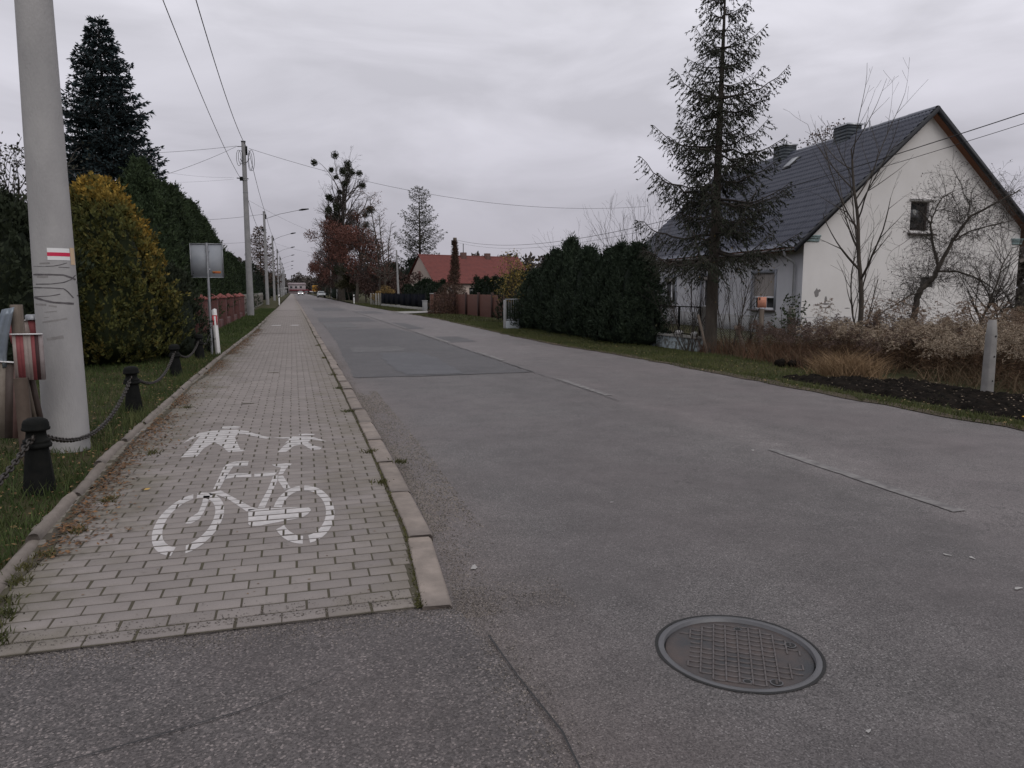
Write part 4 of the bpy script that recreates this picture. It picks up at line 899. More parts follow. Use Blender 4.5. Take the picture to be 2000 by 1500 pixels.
roof.add([(EW0, L0, roofz(EW0) - .12), (RW_, L0, RZ - .12), (EW1, L0, roofz(EW1) - .12), (EW0, L0, roofz(EW0) - .01), (RW_, L0, RZ - .01), (EW1, L0, roofz(EW1) - .01)] + [(w_, L0 + NP * PWd, z_) for w_, _, z_ in [(EW0, 0, roofz(EW0) - .12), (RW_, 0, RZ - .12), (EW1, 0, roofz(EW1) - .12), (EW0, 0, roofz(EW0) - .01), (RW_, 0, RZ - .01), (EW1, 0, roofz(EW1) - .01)]],
         [(0, 1, 4, 3), (1, 2, 5, 4), (0, 6, 7, 1), (1, 7, 8, 2), (3, 4, 10, 9), (4, 5, 11, 10), (0, 3, 9, 6), (2, 8, 11, 5), (6, 9, 10, 7), (7, 10, 11, 8)])
roof = roof.build('roof', M['soffit'], hs)
for k_ in range(NP): link('roof_panel', tp, roof, (0, L0 + k_ * PWd, 0))
b = MB()
for s, (wa, wb) in ((0, (EW0 - .03, RW_)), (1, (RW_, EW1 + .03))):
    za, zb = roofz(wa), roofz(wb); V = []
    for l_ in (L0 - .03, L0 + .10):
        for w_, z_ in ((wa, za), (wb, zb)): V += [(w_, l_, z_ - .13), (w_, l_, z_ + .085)]
    b.add(V, [(0, 2, 3, 1), (4, 5, 7, 6), (1, 3, 7, 5), (0, 4, 6, 2), (0, 1, 5, 4), (2, 6, 7, 3)])
b.build('verge_trim', M['roofdark'], roof)
for k_ in range(12):
    l_ = L0 + .02 + k_ * 1.455; b = MB(); a_ = np.linspace(-.2, PI + .2, 9); V = []
    for q, e_ in ((0, .0), (1.46, .012)):
        for u in a_: V.append((RW_ + (.125 + e_) * math.cos(u), l_ + q, RZ + .0 + (.10 + e_) * math.sin(u)))
    b.add(V, [(j, j + 1, j + 10, j + 9) for j in range(8)]); b.build('ridge_tile', M['roofmetal'], roof)
b = MB(); a_ = np.linspace(PI, 2 * PI, 9); V = []
for l_ in (L0, L0 + NP * PWd):
    for u in a_: V.append((EW0 - .05 + .065 * math.cos(u), l_, roofz(EW0) - .02 + .065 * math.sin(u)))
    for u in a_[::-1]: V.append((EW0 - .05 + .058 * math.cos(u), l_, roofz(EW0) - .02 + .058 * math.sin(u)))
n = 18; b.add(V, [(j, (j + 1) % n, n + (j + 1) % n, n + j) for j in range(n)] + [tuple(range(n))]); b.build('gutter', M['zinc'], roof)
gx, gz = EW0 - .05, roofz(EW0) - .09
b = MB(); b.tube([(gx, .30, gz), (gx, .30, gz - .12), (gx + .03, .32, gz - .20), (-.16, .40, gz - .38), (-.09, .42, gz - .48), (-.09, .42, .6), (-.09, .42, -.1)], .045, 10); dp = b.build('downpipe', M['zinc'], hs, smooth=True)
for z_ in (2.35, 1.1): MB().tube([(-.09 + .05 * math.cos(u), .42 + .05 * math.sin(u), z_) for u in np.linspace(0, 2 * PI, 13)[:-1]], .008, 4, closed=True).build('pipe_clip', M['zinc'], dp)
for (w0, w1) in ((-.02, .62), (9.02, 9.5)):
    b = MB(); b.box(((w0 + w1) / 2, -.05, 3.60), (w1 - w0, .10, .06)); b.box(((w0 + w1) / 2, -.035, 3.53), (w1 - w0 - .03, .07, .07)); b.box(((w0 + w1) / 2, -.02, 3.44), (w1 - w0 - .06, .045, .09)); b.build('cornice', M['teal'], hs)
# chimneys clad in slate boards
for (l0, l1, w0, w1, zt) in ((4.2, 5.15, 4.55, 5.2, 8.62), (9.0, 9.95, 4.55, 5.2, 8.66)):
    z0 = roofz(w0) - .1; b = MB(); b.box(((w0 + w1) / 2, (l0 + l1) / 2, (z0 + zt) / 2), (w1 - w0 - .04, l1 - l0 - .04, zt - z0)); ch = b.build('chimney', M['slate'], roof)
    n = int((zt - z0) / .13)
    for i in range(n):
        b = MB(); z_ = z0 + (i + .5) * (zt - z0) / n; b.box(((w0 + w1) / 2, (l0 + l1) / 2, z_), (w1 - w0 + .02, l1 - l0 + .02, (zt - z0) / n * .96), taper=.993); b.build('slate_course', M['slate'], ch)
    MB().bbox(((w0 + w1) / 2, (l0 + l1) / 2, zt + .035), (w1 - w0 + .12, l1 - l0 + .12, .07), .008).build('cap', M['zinc'], ch)
b = MB(); w_ = 4.1; b.box((w_, 7.6, roofz(w_) + .10), (.75, .62, .09), rot=Matrix.Rotation(-math.atan(SL), 3, 'Y')); b.build('roof_hatch', M['roofdark'], roof)
b = MB(); b.box((w_ - .05, 7.6, roofz(w_) + .16), (.62, .50, .02), rot=Matrix.Rotation(-math.atan(SL), 3, 'Y')); b.build('hatch_pane', M['zinc'], roof)
for l_ in (3.15, 3.45): MB().tube([(4.8, l_, RZ - .2), (4.8, l_, RZ + .30)], .025, 6).build('vent_pipe', M['galv'], roof)
# front windows
for i, (a, c_, z0, z1) in enumerate(fh):
    w_ = MB(); 
    for (y0, y1, za, zb) in ((a, c_, z0, z0 + .07), (a, c_, z1 - .07, z1), (a, a + .07, z0, z1), (c_ - .07, c_, z0, z1), ((a + c_) / 2 - .06, (a + c_) / 2 + .06, z0, z1)): w_.bbox((.15, (y0 + y1) / 2, (za + zb) / 2), (.06, y1 - y0, zb - za), .006)
    w = w_.build('window', M['pvc'], hs)
    MB().box((.175, (a + c_) / 2, (z0 + z1) / 2), (.02, c_ - a - .1, z1 - z0 - .1)).build('pane', M['glass'], w)
    MB().bbox((-.06, (a + c_) / 2, z0 - .045), (.26, c_ - a + .22, .05), .01).build('sill', M['sill'], w)
    if i == 0:
        sh = MB(); n = 20; zz0 = z0 + .52
        for k_ in range(n): sh.bbox((.075, (a + c_) / 2, zz0 + (k_ + .5) * (z1 - zz0) / n), (.03, c_ - a - .04, (z1 - zz0) / n * .86), .008)
        sh.build('roller_shutter', M['shutter'], w); MB().bbox((.07, (a + c_) / 2, zz0 - .03), (.035, c_ - a - .04, .06), .01).build('shutter_rail', M['pvc'], w)
    else:
        MB().box((.09, (a + c_) / 2, z1 - .09), (.12, c_ - a - .02, .17)).build('shutter_box', M['shutter'], w)
    b = MB()
    for (y0, y1, za, zb) in ((a - .14, a, z0, z1 + .14), (c_, c_ + .14, z0, z1 + .14), (a, c_, z1, z1 + .14)): b.box((-.008, (y0 + y1) / 2, (za + zb) / 2), (.02, y1 - y0, zb - za))
    b.build('plaster_surround', pmat('bluegrey_surround', (.24, .26, .30), (.30, .31, .34), 5), w)
MB().box((-.012, 9.2, 1.8), (.03, .05, 3.2)).build('wall_cable', M['sill'], hs)
# gable window and vent
a, c_, z0, z1 = gh[0]; w_ = MB()
for (x0, x1, za, zb) in ((a, c_, z0, z0 + .05), (a, c_, z1 - .05, z1), (a, a + .05, z0, z1), (c_ - .05, c_, z0, z1)): w_.bbox(((x0 + x1) / 2, .13, (za + zb) / 2), (x1 - x0, .05, zb - za), .006)
w = w_.build('window', M['sill'], hs); MB().box(((a + c_) / 2, .15, (z0 + z1) / 2), (c_ - a - .08, .02, z1 - z0 - .08)).build('pane', M['glass'], w)
b = MB(); b.bbox(((a + c_) / 2 + .06, -.05, z1 + .10), (c_ - a + .26, .12, .05), .01); b.bbox(((a + c_) / 2 + .06, -.03, z1 + .05), (c_ - a + .16, .07, .05), .01); b.build('lintel', M['plaster'], w)
b = MB(); b.bbox(((a + c_) / 2 + .08, -.05, z0 - .06), (c_ - a + .30, .14, .09), .01); b.build('sill', M['plaster'], w); MB().bbox(((a + c_) / 2 + .1, -.07, z0 - .135), (c_ - a + .36, .18, .055), .01).build('sill_slab', M['sill'], w)
MB().box((5.345, .12, 1.93), (.63, .03, .38)).build('vent_opening', pmat('dark_vent', (.05, .048, .045), (.10, .095, .09), 8), hs)

# ================================================================== fences before the house
t = thing('ornamental_fence', 'wrought iron sunburst fence panel on a low blue-white wall beside the conifer hedge', 'fence', (10.25, 19.1, -.1), .06)
b = MB(); b.bbox((0, 0, .17), (.24, 3.2, .44), .02); b.build('low_wall', pmat('flaking_bluewhite', (.30, .35, .37), (.09, .09, .08), 7, .9, detail=9, contrast=3), t); MB().bbox((0, 0, .41), (.34, 3.25, .05), .01).build('coping', M['concrete_old'], t)
for q in range(3):
    yy = -1.55 + q * 1.05; b = MB()
    for z_ in (.48, 1.22): b.box((0, yy + .5, z_), (.03, 1.0, .03))
    for j in range(2): b.box((0, yy + j * 1.0, .85), (.03, .03, .76))
    P0, P1 = [], []
    for (cy, cz_, n_) in ((.30, .85, 20), (.74, .70, 14)):
        for k_ in range(n_):
            u = 2 * PI * k_ / n_; P0.append((0, yy + cy + .04 * math.cos(u), cz_ + .04 * math.sin(u))); r_ = min(abs(.27 / (math.cos(u) + 1e-6)), abs(.35 / (math.sin(u) + 1e-6)), .40) if cy < .5 else .2
            P1.append((0, yy + cy + r_ * math.cos(u), np.clip(cz_ + r_ * math.sin(u), .49, 1.21)))
    for j in range(9): P0.append((0, yy + .06 + j * .11, .48)); P1.append((0, yy + .06 + j * .11, .62))
    b.segs(P0, P1, .006, .006, 4); b.build('sunburst_panel', M['iron'], t)
for i, (y, z_, r_) in enumerate(((-1.3, .49, .10), (-.55, .49, .12))): MB().lathe([(.001, -.06), (r_, -.04), (r_ * .95, .03), (r_ * .5, .07), (.001, .075)], 10, at=(0, y, z_)).build('white_stone', pmat('white_stone', (.55, .54, .53), (.4, .4, .39), 9), t)
def cpost(x, y, h, w, lab, seed=0, z=-.1, mat='concrete_old', hole=True, rz=0):
    t = thing('fence_post', lab, 'fence post', (x, y, z), rz, 'old concrete fence posts')
    b = MB(); r = np.random.default_rng(seed); n = 7; V = []
    for i in range(n):
        f = i / (n - 1); ww = w * (1 - .12 * f) / 2; 
        if i == n - 1: ww *= .72
        for sx, sy in ((-1, -.8), (-.8, -1), (.8, -1), (1, -.8), (1, .8), (.8, 1), (-.8, 1), (-1, .8)): V.append((sx * ww + r.normal(0, .002), sy * ww + r.normal(0, .002), (h - .03) * f if i < n - 1 else h))
    F = [(i * 8 + j, i * 8 + (j + 1) % 8, (i + 1) * 8 + (j + 1) % 8, (i + 1) * 8 + j) for i in range(n - 1) for j in range(8)] + [tuple((n - 1) * 8 + j for j in range(8))]
    b.add(V, F); b.build('shaft', M[mat], t)
    if hole:
        for z_ in (h * .25, h * .55, h * .8): MB().tube([(w * .1, -w * .52, z_), (w * .1, -w * .40, z_)], .014, 8).build('wire_hole', M['black'], t)
    return t
M['concrete_post'] = pmat('grey_post_concrete', (.16, .155, .15), (.26, .25, .24), 5, .9, .002, 90, detail=8)
cpost(10.02, 8.66, 1.22, .135, 'pale grey concrete post standing in the black soil at the right edge', 1, -.1, 'concrete_post')
cpost(10.50, 17.62, 1.24, .19, 'lichen-covered concrete post at the end of the sunburst fence', 2, -.1)
cpost(13.62, 18.15, 1.2, .20, 'squat mossy concrete post below the drainpipe of the house', 3, -.1)
cpost(16.65, 18.2, 1.05, .20, 'weathered concrete post right of the slim bare tree', 4, -.1)
t = thing('chain_link_fence', 'rusty chain-link fence between the old concrete posts in front of the house', 'fence', (0, 0, 0))
P0, P1 = [], []; z0, z1 = -.05, .80; s_ = .075; x0, x1 = 10.7, 18.6
for k_ in np.arange(x0 - (z1 - z0), x1, s_):
    for sg in (1, -1):
        a_ = k_ if sg > 0 else k_ + (z1 - z0); b_ = k_ + (z1 - z0) if sg > 0 else k_; pa, pb = [a_, z0], [b_, z1]
        if min(a_, b_) < x0 or max(a_, b_) > x1: continue
        P0.append((a_, 18.2, z0)); P1.append((b_, 18.2, z1))
b = MB(); b.segs(P0, P1, .0022, .0022, 3); b.segs([(x0, 18.2, z1)], [(x1, 18.2, z1 - .02)], .006, .006, 4); b.build('wire_mesh', M['galv'], t, kind='stuff')
t = thing('notice_post', 'weathered wooden post carrying an orange printed notice', 'sign', (11.52, 16.55, -.1), -.28)
MB().bbox((0, 0, .58), (.11, .07, 1.22), .006).build('post', M['wood'], t)
o = MB().box((-.02, -.05, 1.36), (.22, .015, .27)).build('notice', pmat('orange_notice', (.62, .29, .20), (.55, .24, .16), 4, .7), t)
b = MB()
for i, (w_, h_) in enumerate(((.05, .035), (.05, .035), (.18, .006), (.18, .006), (.15, .006), (.17, .006), (.12, .006))): b.box((-.085 if i < 2 else -.02, -.0595, 1.465 - i * .034), (w_ * .85, .002, h_ * .8))
b.build('notice_text', M['black'], t, kind='stuff')
t = thing('leaning_plank', 'short grey plank leaning in the brown weeds right of the spruce', 'plank', (11.2, 16.6, -.1), 0)
o = MB().bbox((0, 0, .42), (.10, .03, .95), .004).build('plank', M['wood'], t); o.rotation_euler = (.1, -.55, 0)
t = thing('leaning_plank', 'thin bare plank propped against the spruce trunk', 'plank', (10.15, 16.8, -.1), 0)
o = MB().bbox((0, 0, .5), (.06, .03, 1.25), .004).build('plank', M['wood'], t); o.rotation_euler = (.1, -.35, 0); o.location = (0, 0, .0)
# black soil heap and clod
xs = np.arange(7.9, 11.2, .04); ys = np.arange(5.2, 12.4, .04)
def soilz(X, Y):
    lo = 8.25 + .12 * (vnoise(Y * 2, Y * 0, 9) - .5); d = np.minimum(np.minimum((X - lo) / .25, (10.75 - X) / .5), np.minimum((Y - 5.3) / .4, (12.0 - .5 * (X - 8.3) - Y) / .5))
    d = d + (vnoise(X * 3, Y * 3, 11) - .5) * .9
    base = zr(X, Y); n = .10 * vnoise(X * 3, Y * 3, 1) + .09 * vnoise(X * 9, Y * 9, 2) + .06 * vnoise(X * 15, Y * 15, 3) + .05 * vnoise(X * 27, Y * 27, 4)
    return base - .05 + np.clip(d, 0, 1) * (.02 + n * .62)
tag(grid(xs, ys, soilz).build('soil_heap', M['soil']), 'black spread of freshly dug soil along the right verge', 'soil', kind='stuff')
b = MB(); r_ = np.random.default_rng(8)
for i in range(9):
    c0 = np.array([9.97 + r_.normal(0, .13), 13.4 + r_.normal(0, .10), .0 + r_.random() * .09]); V = []
    k = 7; R_ = .05 + .06 * r_.random()
    pr_ = [(R_ * math.cos(e_) * (1 + r_.normal(0, .2)), R_ * math.sin(e_)) for e_ in np.linspace(-1.5, 1.5, 5)]; b.lathe([(abs(p[0]) + .002, p[1]) for p in pr_], k, at=c0)
tag(b.build('soil_clod', M['soil']), 'small black lump of soil on the grass before the bare weeds', 'soil clod')

# ================================================================== further right: fences, ivy pole, red-roofed house
def fenceline(p, q): d = np.array(q, float) - np.array(p, float); return np.linalg.norm(d), math.atan2(d[1], d[0])
Lf, az = fenceline((11.95, 41.6), (10.35, 56.0))
t = thing('plank_fence', 'reddish brown plank fence before the red-roofed house', 'fence', (11.95, 41.6, -.08), az)
nb = int(Lf / .17); pk = MB().bbox((0, 0, .70), (.15, .025, 1.38), .004).mesh('plank', M['wood_brown'])
for i in range(nb): link('plank', pk, t, (.1 + i * Lf / nb, 0, rng.normal(0, .006)), (0, rng.normal(0, .006), 0))
for i in range(7): MB().box((i * Lf / 6, .05, .75), (.14, .14, 1.56)).build('post', pmat('dark_fence_post', (.035, .018, .016), rough=.8) if i == 0 else bpy.data.materials['dark_fence_post'], t)
Lf, az = fenceline((10.2, 59.5), (8.9, 79)); 
t = thing('railing_fence', 'black railing fence with screened panels on a pale plinth', 'fence', (10.2, 59.5, -.06), az)
MB().bbox((Lf / 2, 0, .10), (Lf, .25, .32), .02).build('plinth', M['concrete_old'], t)
for i in range(9): MB().box((i * Lf / 8, 0, .75), (.10, .10, 1.35)).build('post', M['iron'], t)
for i in range(8):
    b = MB(); b.box(((i + .5) * Lf / 8, .03, .82), (Lf / 8 - .12, .01, .98)); P = [((i + .08 + j * .084) * Lf / 8, -.02, .32) for j in range(11)]; b.segs(P, [(p[0], p[1], 1.38) for p in P], .012, .012, 4); b.build('railing_panel', pmat('dark_screen', (.006, .007, .011), rough=1, spec=.05) if i == 0 else bpy.data.materials['dark_screen'], t)
for (x, y, lab, gp) in ((10.35, 57.2, 'square brown gate pier left of the plank fence', 0), (10.05, 59.0, 'short pale letterbox post by the driveway', 1)):
    t = thing('gate_pier', lab, 'gate pier', (x, y, -.06)); MB().bbox((0, 0, .65 if gp == 0 else .4), (.35, .35, 1.45 if gp == 0 else .8), .02).build('pier', M['wood_brown'] if gp == 0 else M['render_base'], t); MB().bbox((0, 0, 1.40 if gp == 0 else .83), (.42, .42, .06), .02).build('cap', M['render_base'], t)
t = thing('gate_pier', 'pale blue-grey gate pier with iron panel at the far end of the conifer hedge', 'gate pier', (8.95, 30.0, -.1)); MB().bbox((0, 0, .15), (.9, .3, .5), .02).build('plinth', pmat('pale_blue_plinth', (.36, .39, .41), (.28, .30, .32), 5), t); b = MB(); b.segs([(-.4 + .1 * j, 0, .4) for j in range(9)], [(-.4 + .1 * j, 0, 1.3) for j in range(9)], .012, .012, 4); b.box((0, 0, 1.3), (.9, .04, .04)); b.box((0, 0, .45), (.9, .04, .04)); b.build('iron_panel', M['galv'], t); MB().bbox((-.48, 0, .6), (.09, .12, 1.35), .01).build('pier', M['render_base'], t)
for i in range(5):
    cpost(8.5 + .12 * i, 86 - i * 1.5, 1.35, .18, 'grey concrete fence post in the short row %s' % ('nearest the tall bare trees', 'second from the bare trees', 'in the middle of the row', 'second from the black railing', 'next to the black railing')[i], 20 + i, -.06, hole=False)
t = thing('ivy_pole', 'old timber pole wrapped in brown creeper, shrub at its foot', 'utility pole', (11.0, 52, -.1)); MB().tube([(0, 0, -.2), (.05, 0, 5.35)], [.17, .13], 10).build('pole', M['wood'], t, smooth=True)
MB().box((-.15, 0, 5.0), (.1, .1, .35)).build('insulator', M['black'], t)
for lb, P in (('upper service wire sweeping along the right verge before the house', sag((10.95, 52, 5.15), (10.9, 2.0, 4.95), 1.45, 60)), ('lower service wire sweeping along the right verge before the house', sag((10.95, 52, 5.0), (10.9, 2.0, 4.80), 1.47, 60))):
    b = MB(); b.tube(P, .008 if lb[0] == 'u' else .005, 4); tag(b.build('overhead_cable', M['wire']), lb, 'cable', 'overhead cables')
t = thing('utility_pole', 'slim pale lamp pole beside the conifer left of the red-roofed house', 'utility pole', (11.5, 85, -.1)); MB().tube([(0, 0, 0), (-.15, 0, 6.2)], [.14, .08], 8).build('pole_shaft', M['pole_far'], t)
t = thing('utility_pole', 'pale concrete pole at the right verge beyond the parked car', 'utility pole', (7.6, 158, -.1)); MB().tube([(0, 0, 0), (0, 0, 6.0)], [.16, .10], 8).build('pole_shaft', M['pole_far'], t)
t = thing('white_panel', 'pale slab leaning among the dark trunks on the right', 'slab', (8.6, 150, 0)); MB().bbox((0, 0, .9), (.9, .2, 1.9), .02).build('slab', M['render_base'], t)
# red-roofed house
M['redtile'] = pmat('red_roof_tiles', (.185, .056, .048), (.125, .044, .040), 2.2, .8, .01, 8, detail=8)
M['cream'] = pmat('cream_wall', (.46, .38, .33), (.40, .33, .29), 1)
d = math.radians(73.5); rh = thing('red_roof_house', 'single-storey cream house with long red tiled roof', 'house', (18.2, 99.5, -.1), PI / 2 - d)
RL_, RD, EZ, ZR = 16.4, 9.0, 2.9, 6.6
MB().box((RL_ / 2, RD / 2, 1.4), (RL_ - .3, RD - .5, 2.9)).build('wall', M['cream'], rh)
for xg in (.12, RL_ - .12): MB().add([(xg, .3, 2.7), (xg, RD - .3, 2.7), (xg, RD / 2, ZR - .15)], [(0, 2, 1)]).build('gable', M['cream'], rh)
b = MB(); nr = 22
for r in range(nr):
    f0, f1 = r / nr, (r + 1) / nr; y0, y1 = -.3 + f0 * (RD / 2 + .3), -.3 + f1 * (RD / 2 + .3) + .02; za, zb = EZ - .25 + f0 * (ZR - EZ + .25), EZ - .25 + f1 * (ZR - EZ + .25)
    sw = .03 * math.sin(r * .7); b.add([(-.1, y0, za + .09), (RL_ + .1, y0, za + .09), (RL_ + .1, y1, zb), (-.1, y1, zb), (-.1, y0, za - .01), (RL_ + .1, y0, za - .01)], [(0, 1, 2, 3), (4, 5, 1, 0)])
b.add([(-.1, RD / 2, ZR), (RL_ + .1, RD / 2, ZR), (RL_ + .1, RD + .3, EZ - .2), (-.1, RD + .3, EZ - .2)], [(0, 1, 2, 3)])
rf = b.build('roof', M['redtile'], rh); MB().tube([(-.1, RD / 2, ZR), (RL_ + .1, RD / 2, ZR)], .12, 6).build('ridge', M['redtile'], rf)
for x_, h_ in ((6.9, 7.4), (10.9, 7.35)): MB().bbox((x_, RD / 2 - .3, ZR - .2), (.75, .6, (h_ - ZR + .6) * 1.0), .02).build('chimney', pmat('dark_brick_chimney', (.08, .04, .035), (.11, .06, .05), 6) if x_ < 7 else bpy.data.materials['dark_brick_chimney'], rf)
MB().tube([(6.9, RD / 2 - .3, ZR), (6.9, RD / 2 - .3, ZR + 1.75)], .05, 6).build('flue', M['iron'], rf)
MB().box((.08, RD / 2, 3.6), (.1, .5, 1.5)).build('gable_window', pmat('brown_louvre', (.13, .06, .05)), rh)
for x_ in (3, 6.2, 9.6, 13): MB().box((x_, .22, 1.5), (1.2, .08, 1.2)).build('window', M['glass'], rh)
# ================================================================== vegetation
def rnd_dirs(r, n):
    v = r.normal(0, 1, (n, 3)); return unit(v)
def crown_mesh(h, rad, n, seed, dark, light, L=.16, W=.055, p=2.2, q=.75, lump=.13, tipc=None, upw=.9, z0=.05, name='crown', lat=.5, k=11, tuft=1.0, plume=.10):
    """dense evergreen crown: fan-shaped tufts of sprays over a lumpy egg-shaped volume, plumes breaking the outline, and a closed core whose dark colour paints in the inner shade"""
    r = np.random.default_rng(seed); b = MB(); ph = r.random(6) * 6
    def prof(t): return rad * np.minimum(1, (t / .10 + .25)) ** .5 * np.maximum(1 - t ** p, 0) ** q
    def lumps(a, t): return 1 + lump * (np.sin(a * 3 + ph[0] + t * 5) * .5 + np.sin(a * 5 + ph[1] - t * 9) * .4 + np.sin(a * 9 + ph[2] + t * 17) * .3) + lump * 1.3 * (vnoise(a * 2.2 + 5, t * h * 1.6, seed) - .5) * 2 + lump * .7 * (vnoise(a * 6 + 5, t * h * 5, seed + 1) - .5) * 2
    m_ = n // k; t = np.concatenate([r.random(int(m_ * .90)) ** .92, 1 - r.random(m_ - int(m_ * .90)) * .16]); a = r.random(m_) * 2 * PI
    ax = r.random(m_); plm = r.random(m_) < plume
    rr = prof(t) * lumps(a, t) * (1 - .22 * ax ** 2) * np.where(plm, 1.04, 1)
    out_ = np.stack([np.cos(a), np.sin(a), 0 * a], 1); P = out_ * rr[:, None]; P[:, 2] = z0 + t * h * .975
    Dt = unit(out_ * lat * (1.1 - .5 * t[:, None]) + np.array([0, 0, upw]) + r.normal(0, .30, (m_, 3))); Ts = L * tuft * (.7 + .8 * r.random(m_)) * np.where(plm, 1.7, 1)
    cl = vnoise(a * 3.0, t * h * 2.3, seed + 3) * .45 + r.random(m_) * .40
    i = np.repeat(np.arange(m_), k); N_ = len(i); s_ = r.random(N_)
    side = unit(np.cross(Dt, out_ + r.normal(0, .3, (m_, 3))))[i]; Pp = P[i] + Dt[i] * (Ts[i] * s_ * 1.15)[:, None] + side * (r.normal(0, .22, N_) * Ts[i] * (1.15 - s_))[:, None]
    D = unit(Dt[i] + side * r.normal(0, .55, N_)[:, None] + r.normal(0, .22, (N_, 3))); S = unit(np.cross(D, out_[i] + r.normal(0, .5, (N_, 3))))
    c = lerp(dark, light, np.clip(cl[i] + r.normal(0, .16, N_), 0, 1.15)[:, None])
    if tipc is not None: c = tipc(c, a[i], t[i], rr[i], r)
    b.cards(Pp, D, S, L * (.45 + .55 * r.random(N_)), W * (.6 + .6 * r.random(N_)), c)
    kk = 18; mm = 16; tt = np.linspace(0, .96, mm); V = []; C = []  # closed inner core, shade inside the crown painted with the darkest leaf colour
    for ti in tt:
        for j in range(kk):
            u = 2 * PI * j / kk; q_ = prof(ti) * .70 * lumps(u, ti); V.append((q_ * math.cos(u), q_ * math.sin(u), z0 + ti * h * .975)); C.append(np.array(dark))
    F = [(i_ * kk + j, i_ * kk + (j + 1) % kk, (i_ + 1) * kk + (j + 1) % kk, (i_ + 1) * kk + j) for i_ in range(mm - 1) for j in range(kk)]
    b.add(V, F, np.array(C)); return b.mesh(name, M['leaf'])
def trunk_mesh(h, r0, r1=None, name='trunk'): 
    b = MB(); b.tube([(.02 * math.sin(z * 2), .02 * math.cos(z * 3), z) for z in np.linspace(-.2, h, 8)], np.linspace(r0, r1 or r0 * .4, 8), 8); return b.mesh(name, M['bark'], True)
def evergreen(nm, lab, loc, cm, th=1.5, tr=.1, group=None, rot=0, scale=None, cat='tree'):
    t = thing(nm, lab, cat, loc, rot, group, scale); link('crown', cm, t); link('trunk', trunk_mesh(th, tr), t); return t

# --- left garden
TD, TL = (.016, .027, .013), (.062, .090, .040)
def gold(c, a, t, rr, r):
    side = np.cos(a - math.radians(-4)); w = np.clip((t - .84) / .12, 0, 1) * 1.0 + np.clip(side, 0, 1) ** 9 * np.clip((t - .35) / .3, 0, 1) * .75 + .08 * (vnoise(a * 5, t * 11, 4) > .72)
    w = np.clip(w * (.35 + 1.1 * (vnoise(a * 9, t * 22, 2) > .42)) + r.normal(0, .08, len(w)), 0, 1) * (rr > 0); return c * (1 - w[:, None]) + np.array([.35, .225, .045]) * w[:, None] * (.6 + .6 * r.random(len(w)))[:, None]
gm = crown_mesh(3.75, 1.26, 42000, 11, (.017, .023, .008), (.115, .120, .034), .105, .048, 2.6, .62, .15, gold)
evergreen('golden_thuja', 'dense thuja with orange-gold top and right side behind the thick pole', (-3.74, 17.2, 0), gm, 1.5, .1)
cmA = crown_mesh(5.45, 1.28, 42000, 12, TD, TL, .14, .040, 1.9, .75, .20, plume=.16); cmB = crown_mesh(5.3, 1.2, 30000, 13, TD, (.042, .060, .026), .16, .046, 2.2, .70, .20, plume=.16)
g_ = 'tall thujas in the row behind the brick pillar fence'
tl = ['nearest and tallest dark thuja left of the road sign', 'second tall thuja, directly behind the road sign', 'third tall thuja with ragged plumed top', 'fourth thuja of the row behind the brick pillars', 'fifth thuja of the row behind the brick pillars', 'sixth thuja, over the last brick pillars', 'seventh thuja left of the second utility pole', 'thuja just left of the second utility pole base', 'low dark thuja past the second pole', 'last dark thuja of the row by the picket fence']
for i, (y, h) in enumerate(((25.6, 5.55), (29.5, 5.35), (33, 5.75), (37, 5.6), (41, 5.3), (46, 4.8), (51, 4.4), (57, 4.2), (65, 4.0), (74, 4.0))):
    m_ = cmA if i % 2 == 0 else cmB; evergreen('thuja', tl[i], (-4.38 + .1 * math.sin(i * 2), y, 0), m_, 1.5, .1, g_, i * 1.3, (1, 1, h / (5.6 if i % 2 == 0 else 5.4)))
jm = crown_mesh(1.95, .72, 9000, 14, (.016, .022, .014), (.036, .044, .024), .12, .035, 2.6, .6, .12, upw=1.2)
evergreen('juniper', 'small dark rounded juniper between the golden thuja and the road sign', (-2.72, 18.7, 0), jm, .8, .06, cat='shrub')
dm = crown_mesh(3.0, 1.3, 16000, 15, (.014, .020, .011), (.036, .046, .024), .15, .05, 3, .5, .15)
evergreen('thuja', 'dark evergreen at the left edge behind the stacked barriers', (-5.15, 15.2, 0), dm, 1, .1)
evergreen('thuja', 'dark evergreen filling the gap between thick pole and left edge', (-6.6, 19.0, 0), dm, 1, .1, None, 1.5, (1.35, 1.35, 1.22))

